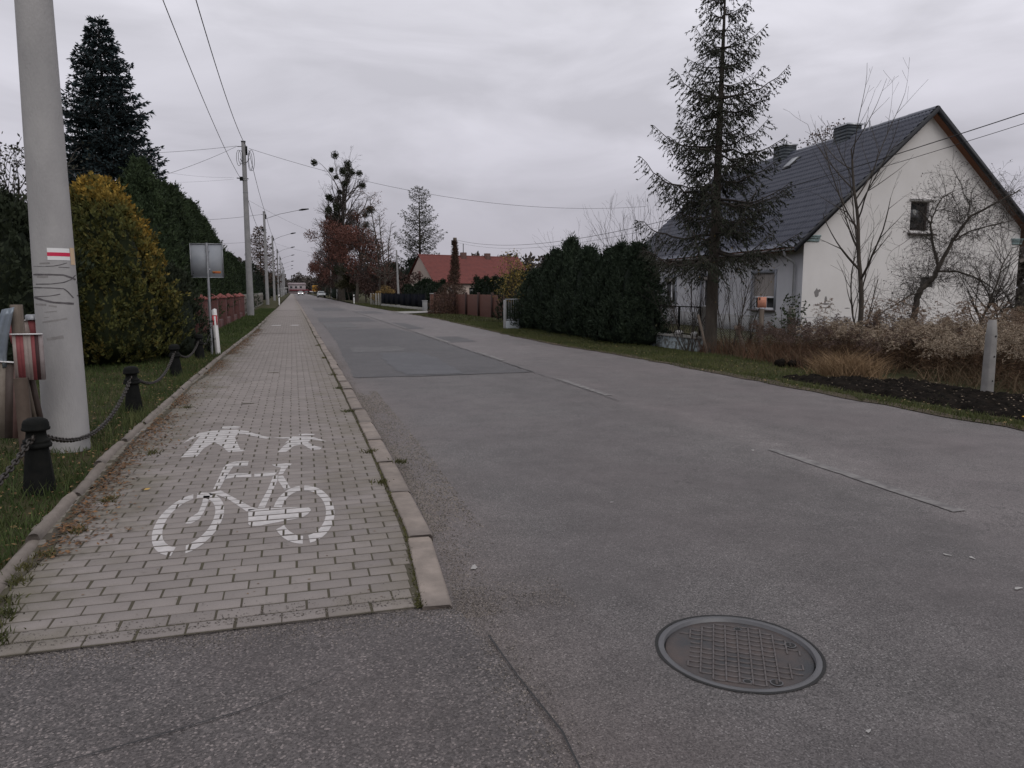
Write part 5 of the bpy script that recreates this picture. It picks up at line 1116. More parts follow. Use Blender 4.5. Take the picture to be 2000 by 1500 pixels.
def conifer(h, rb, n_whorl, per, seed, z0, shape, droop, curl, col0, col1, twig, cardL, cardW, dens=1.0, upsweep=0, trunk_r=.14, hang=.5, gaps=0, lean=0):
    """whorled conifer: trunk, boughs, side twigs and needle sprays as separate geometry"""
    r = np.random.default_rng(seed); T = MB(); C = MB()
    zs = np.linspace(-.2, h, 24); T.tube([(lean * z, 0, z) for z in zs], np.clip(trunk_r * (1 - zs / h) ** .85 + .008, .008, None), 9)
    P0, P1, R0, R1 = [], [], [], []; cp, cdv, cs, cl_, cw, cc = [], [], [], [], [], []
    for w in range(n_whorl):
        f = (w + .5) / n_whorl; z = z0 + (h - z0) * f ** .92
        for k_ in range(per):
            if r.random() < gaps: continue
            a = 2 * PI * (k_ + r.random() * .7) / per + w * 2.4; Lb = rb * shape(f) * (.84 + .30 * r.random()); zz = z + r.normal(0, .06)
            d = np.array([math.cos(a), math.sin(a), 0]); n = max(4, int(Lb / .16)); s = np.linspace(0, 1, n)
            el = droop * (1 - f * .8) + r.normal(0, .07) ; 
            pts = np.array([lean * zz, 0, zz]) + d * (s * Lb)[:, None] + np.array([0, 0, 1]) * ((-el * s + curl * s ** 2.2 + upsweep * s) * Lb)[:, None]
            pts += r.normal(0, .012, pts.shape) * Lb; rad = .026 * (Lb / rb + .25) * (1 - s * .85) * (trunk_r / .14)
            P0.append(pts[:-1]); P1.append(pts[1:]); R0.append(rad[:-1]); R1.append(rad[1:])
            side = np.array([-d[1], d[0], 0]); m_ = int(Lb / twig * dens) + 2
            for q in range(m_):
                u = .12 + .88 * (q + r.random()) / m_; p = np.array([np.interp(u, s, pts[:, j]) for j in range(3)]); sd = 1 if q % 2 else -1
                tl_ = (.16 + .30 * Lb * (1 - u) ** .8) * (.6 + .7 * r.random()); td = unit(d * (.55 + .3 * u) + side * sd * (.75) + np.array([0, 0, -hang * r.random() + .12 * u])); pe = p + td * tl_ + np.array([0, 0, -hang * .25 * tl_])
                P0.append(p[None]); P1.append(pe[None]); R0.append(np.array([.006])); R1.append(np.array([.003]))
                nc = max(3, int(tl_ / cardL * 2.6)); tq = r.random(nc); pc = p + (pe - p) * tq[:, None]; dd = unit(td + r.normal(0, .55, (nc, 3)) + np.array([0, 0, -hang * .5]))
                cp.append(pc); cdv.append(dd); cs.append(unit(np.cross(dd, r.normal(0, 1, (nc, 3))))); cl_.append(cardL * (.6 + .8 * r.random(nc))); cw.append(cardW * (.6 + .8 * r.random(nc)))
                v = .25 * r.random() + .75 * r.random(nc); cc.append(lerp(col0, col1, v[:, None]))
            nc = 5; cp.append(np.repeat(pts[-1:], nc, 0)); dd = unit(d + r.normal(0, .5, (nc, 3))); cdv.append(dd); cs.append(unit(np.cross(dd, r.normal(0, 1, (nc, 3))))); cl_.append(np.full(nc, cardL * 1.2)); cw.append(np.full(nc, cardW)); cc.append(lerp(col0, col1, r.random((nc, 1))))
    C.cards(np.concatenate(cp), np.concatenate(cdv), np.concatenate(cs), np.concatenate(cl_), np.concatenate(cw), np.concatenate(cc))
    B = MB(); B.segs(np.concatenate(P0), np.concatenate(P1), np.concatenate(R0), np.concatenate(R1), 4, (.045, .038, .032))
    return T, B, C
def add_conifer(nm, lab, loc, args, group=None):
    t = thing(nm, lab, 'tree', loc, 0, group); T, B, C = args; T.build('trunk', M['bark'], t, smooth=True); B.build('branches', M['bark_attr'], t, kind='stuff'); C.build('crown', M['leaf'], t, kind='stuff'); return t
add_conifer('blue_spruce', 'tall dense dark blue spruce behind the golden thuja', (-6.55, 32, 0), conifer(11.5, 3.0, 38, 11, 21, .6, lambda f: (1 - f) ** .84 * (1 + .10 * math.sin(f * 40)) * min(1, .8 + f * 1.5) + .04, .12, .22, (.008, .015, .017), (.030, .048, .052), .075, .15, .062, 1.25, 0, .2, .12))
add_conifer('scraggly_spruce', 'thin sparse spruce with drooping boughs before the dark roof', (10.38, 17.1, -.1), conifer(9.35, 2.0, 17, 7, 34, 2.35, lambda f: (1 - f) ** .76 * (.86 + .26 * math.sin(f * 37)) + .08, .38, .50, (.009, .012, .008), (.030, .036, .021), .054, .085, .029, 1.25, 0, .165, 1.15, .12, lean=.012))

def branch(out, tips, p, d, L, r0, lvl, R_, o):
    n = max(3, int(L / o['seg'])); step = L / n; rr = r0
    for i in range(n):
        d = unit(d + R_.normal(0, o['wig'] * (o.get('w0', 1) if lvl == 0 else 1), 3) + np.array([0, 0, o['up'][min(lvl, len(o['up']) - 1)]])); q = p + d * step; r1 = max(rr - (r0 * .72) / n, o['rmin'])
        out.append((p, q, rr, r1)); f = (i + 1) / n
        if lvl < o['lv'] and f >= o['start'][lvl]:
            for _ in range(o['k'][lvl] if R_.random() < o['pr'][lvl] else 0):
                ax = unit(np.cross(d, R_.normal(0, 1, 3))); ang = o['ang'][lvl] * (.75 + .5 * R_.random()); nd = d * math.cos(ang) + ax * math.sin(ang)
                branch(out, tips, q, unit(nd), L * o['len'][lvl] * (1.05 - .55 * f) * (.7 + .6 * R_.random()), r1 * .62, lvl + 1, R_, o)
        p, rr = q, r1
    tips.append((p, d))
def bare(nm, lab, loc, h, r0, o, seed, c=(.06, .052, .045), group=None, d0=(0, 0, 1), k=5, cat='tree', extra=None, stems=1, spread=0):
    R_ = np.random.default_rng(seed); S_, tips = [], []; t = thing(nm, lab, cat, loc, 0, group)
    for i in range(stems):
        dd = unit(np.array(d0, float) + (R_.normal(0, spread, 3) * np.array([1, 1, .2]) if stems > 1 else 0)); branch(S_, tips, np.array([R_.normal(0, .05) * (stems > 1), R_.normal(0, .05) * (stems > 1), -.1]), dd, h * (.75 + .5 * R_.random() if stems > 1 else 1), r0, 0, R_, o)
    P0, P1, A0, A1 = (np.array([s[i] for s in S_]) for i in range(4)); big = A0 > r0 * .33
    b = MB(); b.segs(P0[big], P1[big] + (P1[big] - P0[big]) * .06, A0[big], A1[big], 8); b.build('trunk', M['bark'], t)
    if (~big).any(): b = MB(); b.segs(P0[~big], P1[~big], A0[~big], A1[~big], 4 if r0 < .3 else 3, c); b.build('branches', M['bark_attr'], t, kind='stuff')
    if extra: extra(t, S_, tips, R_)
    return t
o1 = dict(seg=.22, wig=.05, up=(.03, .09, .07, .04), lv=3, start=(.38, .2, .25), k=(1, 1, 1), pr=(.98, .62, .40), ang=(.70, .60, .6), len=(.62, .48, .5), rmin=.0026)
bare('bare_tree', 'slim leafless young tree with upright branches before the white gable', (12.45, 14.1, -.1), 4.9, .068, o1, 5)
o2 = dict(seg=.14, wig=.06, up=(.05, .07, .05), lv=2, start=(.2, .3), k=(1, 1), pr=(.6, .5), ang=(.5, .6), len=(.4, .45), rmin=.003)
bare('bare_sapling', 'pair of thin leafless stems right of the slim bare tree', (13.2, 14.9, -.1), 2.7, .026, o2, 9, stems=3, spread=.16, cat='tree')
# gnarled tree: hand-set limbs then twigs
def gnarled():
    t = thing('gnarled_tree', 'crooked leafless apple tree leaning right before the gable wall', 'tree', (15.75, 15.9, -.1), 0)
    R_ = np.random.default_rng(17); r_ = np.array([math.cos(.28), -math.sin(.28), 0]); f_ = np.array([.28, .96, 0])
    def P(x, z, y=0): return r_ * x + f_ * y + np.array([0, 0, z])
    limbs = [([P(0, -.1), P(-.04, .8), P(.0, 1.35), P(.10, 1.68), P(.28, 1.86), P(.45, 2.03), P(.54, 2.30)], .085, .060), ([P(.54, 2.28), P(.40, 2.85, .1), P(.29, 3.42, .1), P(.02, 3.80, .2)], .042, .015), ([P(.30, 3.38, .1), P(.42, 3.8, .1), P(.62, 4.08, .2), P(.95, 4.25, .2)], .022, .008),
             ([P(.54, 2.28), P(.84, 2.93), P(1.15, 3.52, -.1), P(1.85, 3.93, -.2), P(2.3, 4.2, -.3)], .050, .014), ([P(.86, 2.95, -.1), P(1.25, 3.18), P(2.1, 3.4, .2), P(2.6, 3.5, .2)], .026, .008), ([P(.50, 2.15), P(.95, 2.15, -.2), P(1.5, 1.92, -.3), P(2.1, 1.5, -.3)], .028, .010),
             ([P(1.15, 3.5, -.1), P(1.10, 3.85, -.2), P(.85, 4.15, -.3)], .02, .008), ([P(.08, 1.62), P(-.3, 1.5, -.2), P(-.65, 1.32, -.3), P(-1.1, 1.05, -.3)], .022, .008), ([P(.38, 2.95, .1), P(.0, 3.1), P(-.35, 3.0)], .016, .006)]
    S_, tips = [], []; b = MB(); o = dict(seg=.11, wig=.16, up=(-.02, -.02, 0), lv=2, start=(.1, .1), k=(2, 1), pr=(.75, .6), ang=(.9, .8), len=(.55, .5), rmin=.0024)
    for pts, r0, r1 in limbs:
        pts = np.array(pts); s = np.linspace(0, len(pts) - 1, len(pts) * 4); q = np.stack([np.interp(s, range(len(pts)), pts[:, j]) for j in range(3)], 1); q = q + R_.normal(0, .008, q.shape); b.tube(q, np.linspace(r0, r1, len(q)), 8)
        n = int(6 + 26 * np.linalg.norm(pts[-1] - pts[0]) / 2) if r0 < .1 else 4
        for _ in range(n):
            u = R_.random() ** .7 * (len(q) - 1); p = q[int(u)]; dd = unit(R_.normal(0, 1, 3) + np.array([0, 0, .3])); branch(S_, tips, p, dd, .35 + .75 * R_.random(), .008, 0, R_, o)
    b.build('trunk', M['bark'], t, smooth=True); P0, P1, A0, A1 = (np.array([s[i] for s in S_]) for i in range(4)); b = MB(); b.segs(P0, P1, A0, A1, 3, (.06, .052, .046)); b.build('twigs', M['bark_attr'], t, kind='stuff')
    b = MB(); tp = np.array([x[0] for x in tips]); sel = R_.random(len(tp)) < .25; tp = tp[sel]; n = len(tp); d_ = unit(R_.normal(0, 1, (n, 3)) + np.array([0, 0, -1])); b.cards(tp, d_, unit(np.cross(d_, R_.normal(0, 1, (n, 3)))), .05, .025, (.035, .028, .024)); b.build('withered_leaves', M['leaf'], t, kind='stuff')
gnarled()
bare('bare_sapling', 'thin leafless tree at the right end of the gable, behind the seed heads', (17.4, 15.6, -.1), 3.2, .04, dict(o2, wig=.10, lv=3, start=(.2, .2, .2), k=(2, 1, 1), pr=(.8, .7, .5), ang=(.9, .7, .7), len=(.5, .5, .5)), 31)
bare('bare_shrub', 'leafless shrub at the right frame edge beside the gable corner', (18.6, 15.4, -.1), 2.4, .03, dict(o2, wig=.12, lv=3, start=(.1, .2, .2), k=(2, 1, 1), pr=(.9, .7, .5), ang=(1., .8, .7), len=(.6, .5, .5)), 33, stems=4, spread=.4, cat='shrub')
def shoots_leaves(colr, pr=.15, s=.045):
    def f(t, S_, tips, R_):
        q = np.array([s_[1] for s_ in S_]); q = q[R_.random(len(q)) < pr]; n = len(q)
        if n: d_ = unit(R_.normal(0, 1, (n, 3))); b = MB(); b.cards(q, d_, unit(np.cross(d_, R_.normal(0, 1, (n, 3)))), s, s * .6, colr); b.build('leaves', M['leaf'], t, kind='stuff')
    return f
oS = dict(seg=.13, wig=.035, up=(.03, .04), lv=2, start=(.25, .3), k=(1, 1), pr=(.55, .4), ang=(.5, .5), len=(.5, .4), rmin=.0025)
bare('bare_shrub', 'leafless shrub of long upright shoots right of the spruce trunk', (10.85, 16.9, -.1), 2.5, .014, oS, 41, stems=8, spread=.34, cat='shrub', extra=shoots_leaves((.20, .14, .03), .08))
bare('bare_shrub', 'leafless shrub of thin shoots between sunburst fence and spruce', (10.1, 17.7, -.1), 1.9, .014, oS, 42, stems=10, spread=.40, cat='shrub')
bare('bare_shrub', 'small forked leafless bush under the shuttered window', (12.0, 17.7, -.1), 1.2, .016, dict(oS, pr=(.8, .5)), 43, stems=7, spread=.45, cat='shrub', extra=shoots_leaves((.05, .07, .03), .2, .06))
bare('bare_shrub', 'green leaved bush at the squat mossy post', (13.1, 17.6, -.1), 1.2, .015, dict(oS, pr=(.9, .6)), 44, stems=8, spread=.3, cat='shrub', extra=shoots_leaves((.040, .055, .028), .7, .09))
bare('bare_shrub', 'leafless shrub tops rising behind the right conifer hedge', (12.2, 25.0, -.1), 3.9, .02, oS, 45, stems=12, spread=.30, cat='shrub')
bare('bare_shrub', 'fine leafless twigs behind the middle of the conifer hedge', (12.0, 29.0, -.1), 3.4, .02, oS, 46, stems=10, spread=.35, cat='shrub')

# --- conifer hedge on the right: single thujas
HD, HL = (.012, .020, .012), (.052, .074, .044)
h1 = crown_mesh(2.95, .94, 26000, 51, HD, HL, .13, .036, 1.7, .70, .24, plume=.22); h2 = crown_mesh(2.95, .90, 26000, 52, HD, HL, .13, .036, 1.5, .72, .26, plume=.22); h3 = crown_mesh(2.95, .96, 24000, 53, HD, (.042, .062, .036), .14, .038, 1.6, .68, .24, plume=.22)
hl = ['rightmost thuja of the dark hedge, beside the sunburst fence', 'second thuja from the right in the dark hedge', 'third thuja from the right in the dark hedge, with forked top', 'middle thuja of the dark roadside hedge', 'tallest thuja of the dark roadside hedge', 'second thuja from the left in the dark hedge', 'leftmost and lowest thuja of the dark hedge, by the yellowing tree']
for i, (y, h) in enumerate(((20.4, 3.05), (21.4, 3.1), (22.5, 3.0), (24.1, 3.15), (25.8, 3.55), (27.7, 3.25), (29.7, 2.55))):
    evergreen('thuja', hl[i], (9.85 + .08 * math.sin(i * 4), y, -.12), (h1, h2, h3)[i % 3], 1, .08, 'thujas of the dark roadside hedge', i * 2.1, (1.02, 1.02, h / 3.1))
    
# --- small columnar thujas at the far fences
ct = crown_mesh(2.3, .42, 1500, 61, (.008, .014, .008), (.020, .034, .016), .16, .06, 2.0, .6, .1)
for i in range(8): evergreen('thuja', 'slim clipped thuja %s in the row behind the brown plank fence' % ('first from the right', 'second from the right', 'third from the right', 'fourth from the right', 'fifth from the right', 'sixth from the right', 'seventh from the right', 'last before the creeper pole')[i], (13.1 - .1 * i, 44.5 + i * .95, -.1), ct, .5, .04, 'slim thujas behind the plank fence', i, (1.1, 1.1, 1.02 + .05 * math.sin(i * 3)))
for i in range(10): evergreen('thuja', 'slim thuja %s behind the black railing fence' % ('nearest the brown pier', 'second from the brown pier', 'third from the brown pier', 'fourth from the brown pier', 'fifth from the brown pier', 'sixth from the brown pier', 'seventh from the brown pier', 'third from the lamp pole', 'second from the lamp pole', 'nearest the lamp pole')[i], (11.6 - .08 * i, 59.5 + i * 1.7, -.1), ct, .5, .04, 'slim thujas behind the railing fence', i, (1.3, 1.3, (1.02 if i < 7 else .85) + .08 * math.sin(i * 5)))
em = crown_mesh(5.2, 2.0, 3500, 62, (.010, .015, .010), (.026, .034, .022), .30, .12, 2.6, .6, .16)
evergreen('thuja', 'dark rounded evergreen left of the red roof behind the lamp pole', (12.6, 99, -.1), em, 1, .15, None, 0, (1, 1, 1)); evergreen('thuja', 'dark evergreen at the foot of the larch left of the red house', (18.5, 118, -.1), em, 1, .15, None, 2, (1.3, 1.3, 1.25))

# --- yellowing little tree
def leafclump(colr, n, rad, sz, frac=1.0, col2=None):
    def f(t, S_, tips, R_):
        tp = np.array([x[0] for x in tips]); tp = tp[R_.random(len(tp)) < frac]; m_ = len(tp); P = np.repeat(tp, n, 0) + R_.normal(0, rad, (m_ * n, 3)); k_ = len(P); d_ = unit(R_.normal(0, 1, (k_, 3)) + np.array([0, 0, -.3]))
        c = lerp(colr, col2 if col2 is not None else colr, R_.random((k_, 1))); b = MB(); b.cards(P, d_, unit(np.cross(d_, R_.normal(0, 1, (k_, 3)))), sz * (.6 + .8 * R_.random(k_)), sz * .7, c); b.build('crown', M['leaf'], t, kind='stuff')
    return f
oY = dict(seg=.2, wig=.07, up=(.05, .06, .02), lv=2, start=(.25, .2), k=(2, 1), pr=(.8, .7), ang=(.6, .7), len=(.5, .5), rmin=.006)
bare('yellowing_tree', 'small tree with sparse yellow-green autumn leaves left of the conifer hedge', (10.05, 34, -.1), 3.1, .035, oY, 71, extra=leafclump((.075, .075, .022), 10, .13, .08, .75, (.25, .17, .045)), stems=4, spread=.18)
evergreen('shrub', 'dark green shrub behind the yellowing tree', (11.2, 36.5, -.1), dm, .6, .05, None, 0, (.9, .9, .85), cat='shrub')
# creeper on the old pole and shrub at its foot
R_ = np.random.default_rng(81); t = thing('creeper_shrub', 'brown leafless creeper climbing the old timber pole with a twiggy shrub at its foot', 'shrub', (10.6, 51.6, -.1)); n = 9000
u = R_.random(n); z = u ** 1.7 * 5.1; rad = np.where(z < 2.1, 1.35 * (1 - np.minimum(z / 2.35, 1) ** 2) ** .5 * .9, .62 - .105 * z) * (1 + .2 * vnoise(z * 3, u * 5, 2)); a = R_.random(n) * 2 * PI; rr = rad * R_.random(n) ** .4
cx = np.clip((z - .6) / 2.5, 0, 1) * .42 - .35 * (1 - np.clip(z / 2, 0, 1)); P = np.stack([cx + rr * np.cos(a), rr * np.sin(a) + .3 * (z > 2), z], 1); d_ = unit(R_.normal(0, 1, (n, 3)) + np.array([0, 0, .6])); b = MB(); b.cards(P, d_, unit(np.cross(d_, R_.normal(0, 1, (n, 3)))), .20, .035, lerp((.035, .022, .017), (.10, .058, .040), R_.random((n, 1)))); b.build('crown', M['leaf'], t, kind='stuff')

# --- tall trees right of the road, beyond the houses
def treecrown(blobs, n, sz, c0, c1, seed, core=False):
    r = np.random.default_rng(seed); b = MB(); w = np.array([bl_[3] ** 2 for bl_ in blobs]); w = w / w.sum()
    for bl_, ww in zip(blobs, w):
        k_ = int(n * ww); v = rnd_dirs(r, k_) * (r.random((k_, 1)) ** .4) * bl_[3] * (1 + .3 * (vnoise(r.random(k_) * 9, r.random(k_) * 9, seed)[:, None] - .5)); v[:, 2] *= .8; P = v + np.array(bl_[:3]); d_ = rnd_dirs(r, k_); tone = r.random()
        b.cards(P, d_, unit(np.cross(d_, rnd_dirs(r, k_))), sz * (.6 + .8 * r.random(k_)), sz * .6, lerp(c0, c1, (.4 * tone + .6 * r.random((k_, 1)))))
    return b
def mistle(t, S_, tips, R_):
    q = [(s_[0] + s_[1]) / 2 for s_ in S_ if s_[0][2] > 8 and s_[2] < .25]; q = [q[i] for i in R_.choice(len(q), 36, replace=False)]
    b = MB()
    for p in q:
        r_ = .25 + .38 * R_.random(); k_ = 240; v = rnd_dirs(R_, k_); P = p + v * r_ * (R_.random((k_, 1)) ** .35); b.lathe([(.001, -r_ * .62), (r_ * .45, -r_ * .45), (r_ * .62, 0), (r_ * .45, r_ * .45), (.001, r_ * .62)], 8, c=(.018, .022, .013), at=p); b.cards(P, unit(v + R_.normal(0, .4, (k_, 3))), unit(np.cross(v, rnd_dirs(R_, k_))), .24, .13, lerp((.016, .020, .012), (.040, .046, .024), R_.random((k_, 1))))
    b.build('mistletoe', M['leaf'], t, kind='stuff')
    treecrown([(R_.normal(0, 2.4), R_.normal(0, 1.5), 7.5 + 6 * R_.random(), .9 + .7 * R_.random()) for _ in range(12)], 3600, .24, (.060, .028, .022), (.15, .068, .052), 9).build('russet_leaves', M['leaf'], t, kind='stuff')
    ib = treecrown([(x, y, z, r_) for x, y, z, r_ in ((-.2, 0, 5, 1.1), (0, 0, 6.8, .9), (.2, 0, 8.3, .8), (.4, 0, 9.6, .7), (-.3, 0, 10.8, .6))], 2600, .26, (.012, .018, .010), (.034, .042, .020), 5); ib.build('ivy', M['leaf'], t, kind='stuff')
oB = dict(seg=.8, wig=.10, w0=.35, up=(.03, .06, .0, -.02), lv=4, start=(.30, .25, .2, .1), k=(2, 2, 2, 1), pr=(.9, .62, .7, .75), ang=(.62, .55, .65, .7), len=(.46, .52, .52, .5), rmin=.009)
bare('mistletoe_tree', 'tallest bare tree full of round mistletoe clumps and ivy', (7.7, 125, -.1), 18.5, .55, oB, 91, extra=mistle, c=(.07, .06, .055))
def copper(lab, loc, h, rad, seed, c0=(.060, .028, .022), c1=(.155, .068, .052), n=6000, sz=.26, group='copper-leaved trees right of the road', nm='copper_tree'):
    oC = dict(seg=.7, wig=.08, up=(.02, .05, .02), lv=3, start=(.2, .2, .2), k=(3, 2, 2), pr=(.8, .7, .6), ang=(.6, .6, .65), len=(.55, .5, .5), rmin=.015)
    r = np.random.default_rng(seed); bl_ = [(r.normal(0, rad * .45), r.normal(0, rad * .45), h * (.34 + .58 * r.random()), rad * (.30 + .22 * r.random())) for _ in range(11)]
    def f(t, S_, tips, R_): treecrown(bl_, n, sz, c0, c1, seed).build('crown', M['leaf'], t, kind='stuff')
    return bare(nm, lab, loc, h * .88, h * .022, oC, seed, extra=f, group=group, c=(.045, .038, .034))
copper('russet-leaved tree just right of the mistletoe tree', (9.0, 112, -.1), 12.0, 3.7, 101); copper('russet tree behind the mistletoe trunk', (7.6, 134, -.1), 13.0, 4.2, 102); copper('smaller red-brown tree by the tall bare larches', (10.6, 101, -.1), 8.8, 2.9, 103, n=4200)
copper('russet tree over the yellow sign', (8.2, 172, -.1), 11, 3.6, 104); copper('far russet tree past the yellow sign', (8.2, 215, -.1), 11, 4, 105, n=3500, sz=.4); copper('olive-green bushy tree low before the russet ones', (8.9, 118, -.1), 5.0, 2.6, 106, (.028, .028, .014), (.075, .070, .034), n=4200)
oL = dict(seg=.45, wig=.03, up=(.03, .02, .0), lv=2, start=(.22, .2), k=(3, 1), pr=(.95, .6), ang=(1.05, .6), len=(.16, .45), rmin=.012)
lt = leafclump((.10, .055, .040), 9, .22, .14, .55, (.17, .10, .075))
bare('bare_larch', 'tallest thin leafless larch with rosy twigs', (10.1, 92, -.1), 12.9, .13, oL, 111, extra=lt, group='thin bare larches'); bare('bare_larch', 'middle thin leafless larch, slightly shorter', (10.7, 91, -.1), 11.0, .12, oL, 112, extra=leafclump((.10, .055, .040), 5, .2, .12, .35, (.17, .10, .075)), group='thin bare larches'); bare('bare_larch', 'right thin leafless larch with few twigs', (11.4, 93, -.1), 9.8, .11, oL, 113, group='thin bare larches')
add_conifer('larch', 'tall airy grey-green conifer left of the red roof', (20.6, 125, -.1), conifer(18.6, 5.1, 26, 6, 121, 3.2, lambda f: (1 - f) ** .62 * (.85 + .2 * math.sin(f * 23)) + .03, .0, .12, (.020, .022, .014), (.055, .056, .036), .30, .36, .10, 1.0, .35, .32, .5, .08))
add_conifer('larch', 'rusty brown larch behind the lamp poles on the left', (-5.1, 135, 0), conifer(12.4, 3.0, 22, 6, 122, 2, lambda f: (1 - f) ** .6 + .03, .1, .2, (.05, .034, .026), (.13, .085, .065), .30, .34, .12, 1.1, .1, .2, .5, .05))
bs = [copper('leafless thicket of reddish shrubs %s' % s_, (x, y, -.1), h, 2.4, 130 + i, (.030, .018, .015), (.075, .042, .034), 2600, .24, 'shrubs under the roadside trees', 'shrub') for i, (x, y, h, s_) in enumerate(((10.2, 94, 3.6, 'at the foot of the bare larches'), (9.6, 104, 4.4, 'under the smaller red-brown tree'), (9.0, 127, 4.8, 'around the mistletoe trunk'), (8.9, 146, 5, 'behind the parked car'), (13.2, 97, 4.4, 'between larches and lamp pole'), (8.4, 190, 4.5, 'beside the yellow sign')))]
for i, (x, y, s_, lab) in enumerate(((9.2, 133, 1.0, 'black-green evergreen under the mistletoe tree'), (9.0, 155, 1.1, 'black-green evergreen beyond the white marker post'), (-5.6, 92, .9, 'dark evergreen behind the third lamp pole'), (-5.6, 106, 1.0, 'dark evergreen between third and fourth lamp poles'), (-5.4, 128, .8, 'dark evergreen left of the fourth lamp pole'), (-6, 165, 1.1, 'dark evergreen behind the fifth lamp pole'), (-6, 210, 1.2, 'dark evergreen behind the sixth lamp pole'), (-6.5, 260, 1.3, 'far dark evergreen left of the white oncoming car'), (8.8, 240, 1.2, 'far dark evergreen right of the oncoming car'), (-5.3, 84, .75, 'dark evergreen above the picket fence end'))):
    evergreen('evergreen_tree', lab, (x, y, -.1), em, 1, .2, 'dark evergreens along the road', i * 1.7, (s_, s_, s_))
# pale yellow bush at the railing fence
evergreen('shrub', 'pale yellow autumn bush at the end of the black railing', (9.6, 84, -.1), treecrown([(0, 0, 1.2, .8), (.8, 0, 1.3, .7), (-.7, 0, 1.0, .6), (.3, 0, 1.8, .6)], 1500, .16, (.10, .07, .03), (.26, .17, .06), 7).mesh('crown', M['leaf']), .5, .04, cat='shrub')
# sparse-leaved garden tree at the far left
bare('garden_tree', 'half-bare tree with dark leaves at the left edge behind the thick pole', (-8.9, 26, 0), 4.6, .10, dict(oY, seg=.35, lv=3, start=(.2, .2, .2), k=(2, 2, 1), pr=(.8, .8, .6), ang=(.6, .6, .6), len=(.55, .5, .5), rmin=.008), 141, extra=leafclump((.018, .020, .014), 9, .16, .10, .6, (.05, .05, .035)))
bare('garden_tree', 'sparse leafy twigs behind the thick pole', (-7.0, 22, 0), 4.5, .08, dict(oY, seg=.3, lv=3, start=(.3, .2, .2), k=(2, 2, 1), pr=(.8, .8, .6), ang=(.55, .6, .6), len=(.5, .5, .5), rmin=.007), 142, extra=leafclump((.018, .020, .014), 7, .14, .09, .5, (.05, .05, .035)))
bare('garden_tree', 'bare treetop seen past the right end of the gable roof', (31, 36, -.1), 8.5, .16, dict(oY, seg=.5, lv=3, start=(.2, .2, .2), k=(3, 2, 1), pr=(.8, .8, .6), ang=(.6, .6, .6), len=(.5, .5, .5), rmin=.012), 143, extra=leafclump((.03, .022, .018), 8, .2, .14, .5, (.10, .06, .045)))
# far wood
r = np.random.default_rng(150); b = MB()
for x0, x1, y0, h in ((-120, -6, 470, 11), (-4, 16, 520, 12), (9, 160, 440, 12), (-90, -12, 190, 8), (28, 150, 190, 10), (12, 16, 300, 11), (-16, -9, 300, 9), (40, 120, 110, 6), (62, 220, 75, 8), (90, 260, 30, 9), (-160, -45, 60, 9)):
    n = int((x1 - x0) / 3.2) + 2
    for x in np.linspace(x0, x1, n):
        hh = h * (.65 + .5 * r.random()); k_ = 420; v = rnd_dirs(r, k_) * r.random((k_, 1)) ** .35; P = v * np.array([2.9, 2.9, hh * .5]) + np.array([x, y0 + r.normal(0, 3), hh * .5]); d_ = rnd_dirs(r, k_); tone = r.random()
        b.cards(P, d_, unit(np.cross(d_, rnd_dirs(r, k_))), 1.5, .9, lerp((.045, .038, .034), (.10, .085, .075), tone) * (.8 + .4 * r.random((k_, 1))))
tag(b.build('distant_wood', M['leaf']), 'far brownish-grey woods along the skyline', 'wood', kind='stuff')

# ================================================================== ground cover
def blades(name, lab, X, Y, z, h, c0, c1, lean=.35, w=.006, seed=0, cat='grass'):
    r = np.random.default_rng(seed); n = len(X); P = np.stack([X, Y, z], 1); a = r.random(n) * 2 * PI; D = unit(np.stack([np.cos(a) * lean * r.random(n) * 1.6, np.sin(a) * lean * r.random(n) * 1.6, np.ones(n)], 1)); S = unit(np.cross(D, rnd_dirs(r, n)))
    hh = h * (.45 + .9 * r.random(n)); ww = w * (.7 + .7 * r.random(n)); bend = unit(D + np.stack([np.cos(a), np.sin(a), 0 * a], 1) * lean)
    m_ = P + D * (hh * .55)[:, None]; tip = m_ + bend * (hh * .5)[:, None]
    V = np.stack([P - S * ww[:, None] / 2, P + S * ww[:, None] / 2, m_ + S * ww[:, None] * .4, m_ - S * ww[:, None] * .4, tip], 1).reshape(-1, 3); i = np.arange(n) * 5
    c = np.repeat(lerp(c0, c1, (vnoise(X * 1.3, Y * 1.3, seed)[:, None] * .6 + .4 * r.random((n, 1)))) , 5, 0)
    b = MB(); b.v.append(V); b.c.append(c); b.f.append(np.stack([i, i + 1, i + 2, i + 3], 1)); b.f.append(np.stack([i + 3, i + 2, i + 4], 1)); b.n = len(V); tag(b.build(name, M['leaf']), lab, cat, kind='stuff')
r = np.random.default_rng(160)
n = 52000; Y = 2.6 + (r.random(n) ** 1.5) * 24; X = edgex(Y) - .10 - r.random(n) ** 1.2 * 3.2; keep = vnoise(X * 1.6, Y * 1.3, 8) + r.random(n) * .6 > .42; X, Y = X[keep], Y[keep]
blades('lawn_grass', 'short green lawn grass left of the pavement', X, Y, zl(X, Y) - .005, .075, (.022, .040, .010), (.070, .095, .030), seed=1, w=.007)
cx_ = r.random(70); cy_ = 3.2 + r.random(70) ** 1.3 * 16; cX = edgex(cy_) - .13 - cx_ ** 1.4 * 2.2; X, Y = np.repeat(cX, 45) + r.normal(0, .05, 3150), np.repeat(cy_, 45) + r.normal(0, .06, 3150); blades('grass_tufts', 'longer rank grass tufts standing in the left lawn', X, Y, zl(X, Y) - .005, .14, (.030, .048, .014), (.12, .125, .05), seed=11, w=.006)
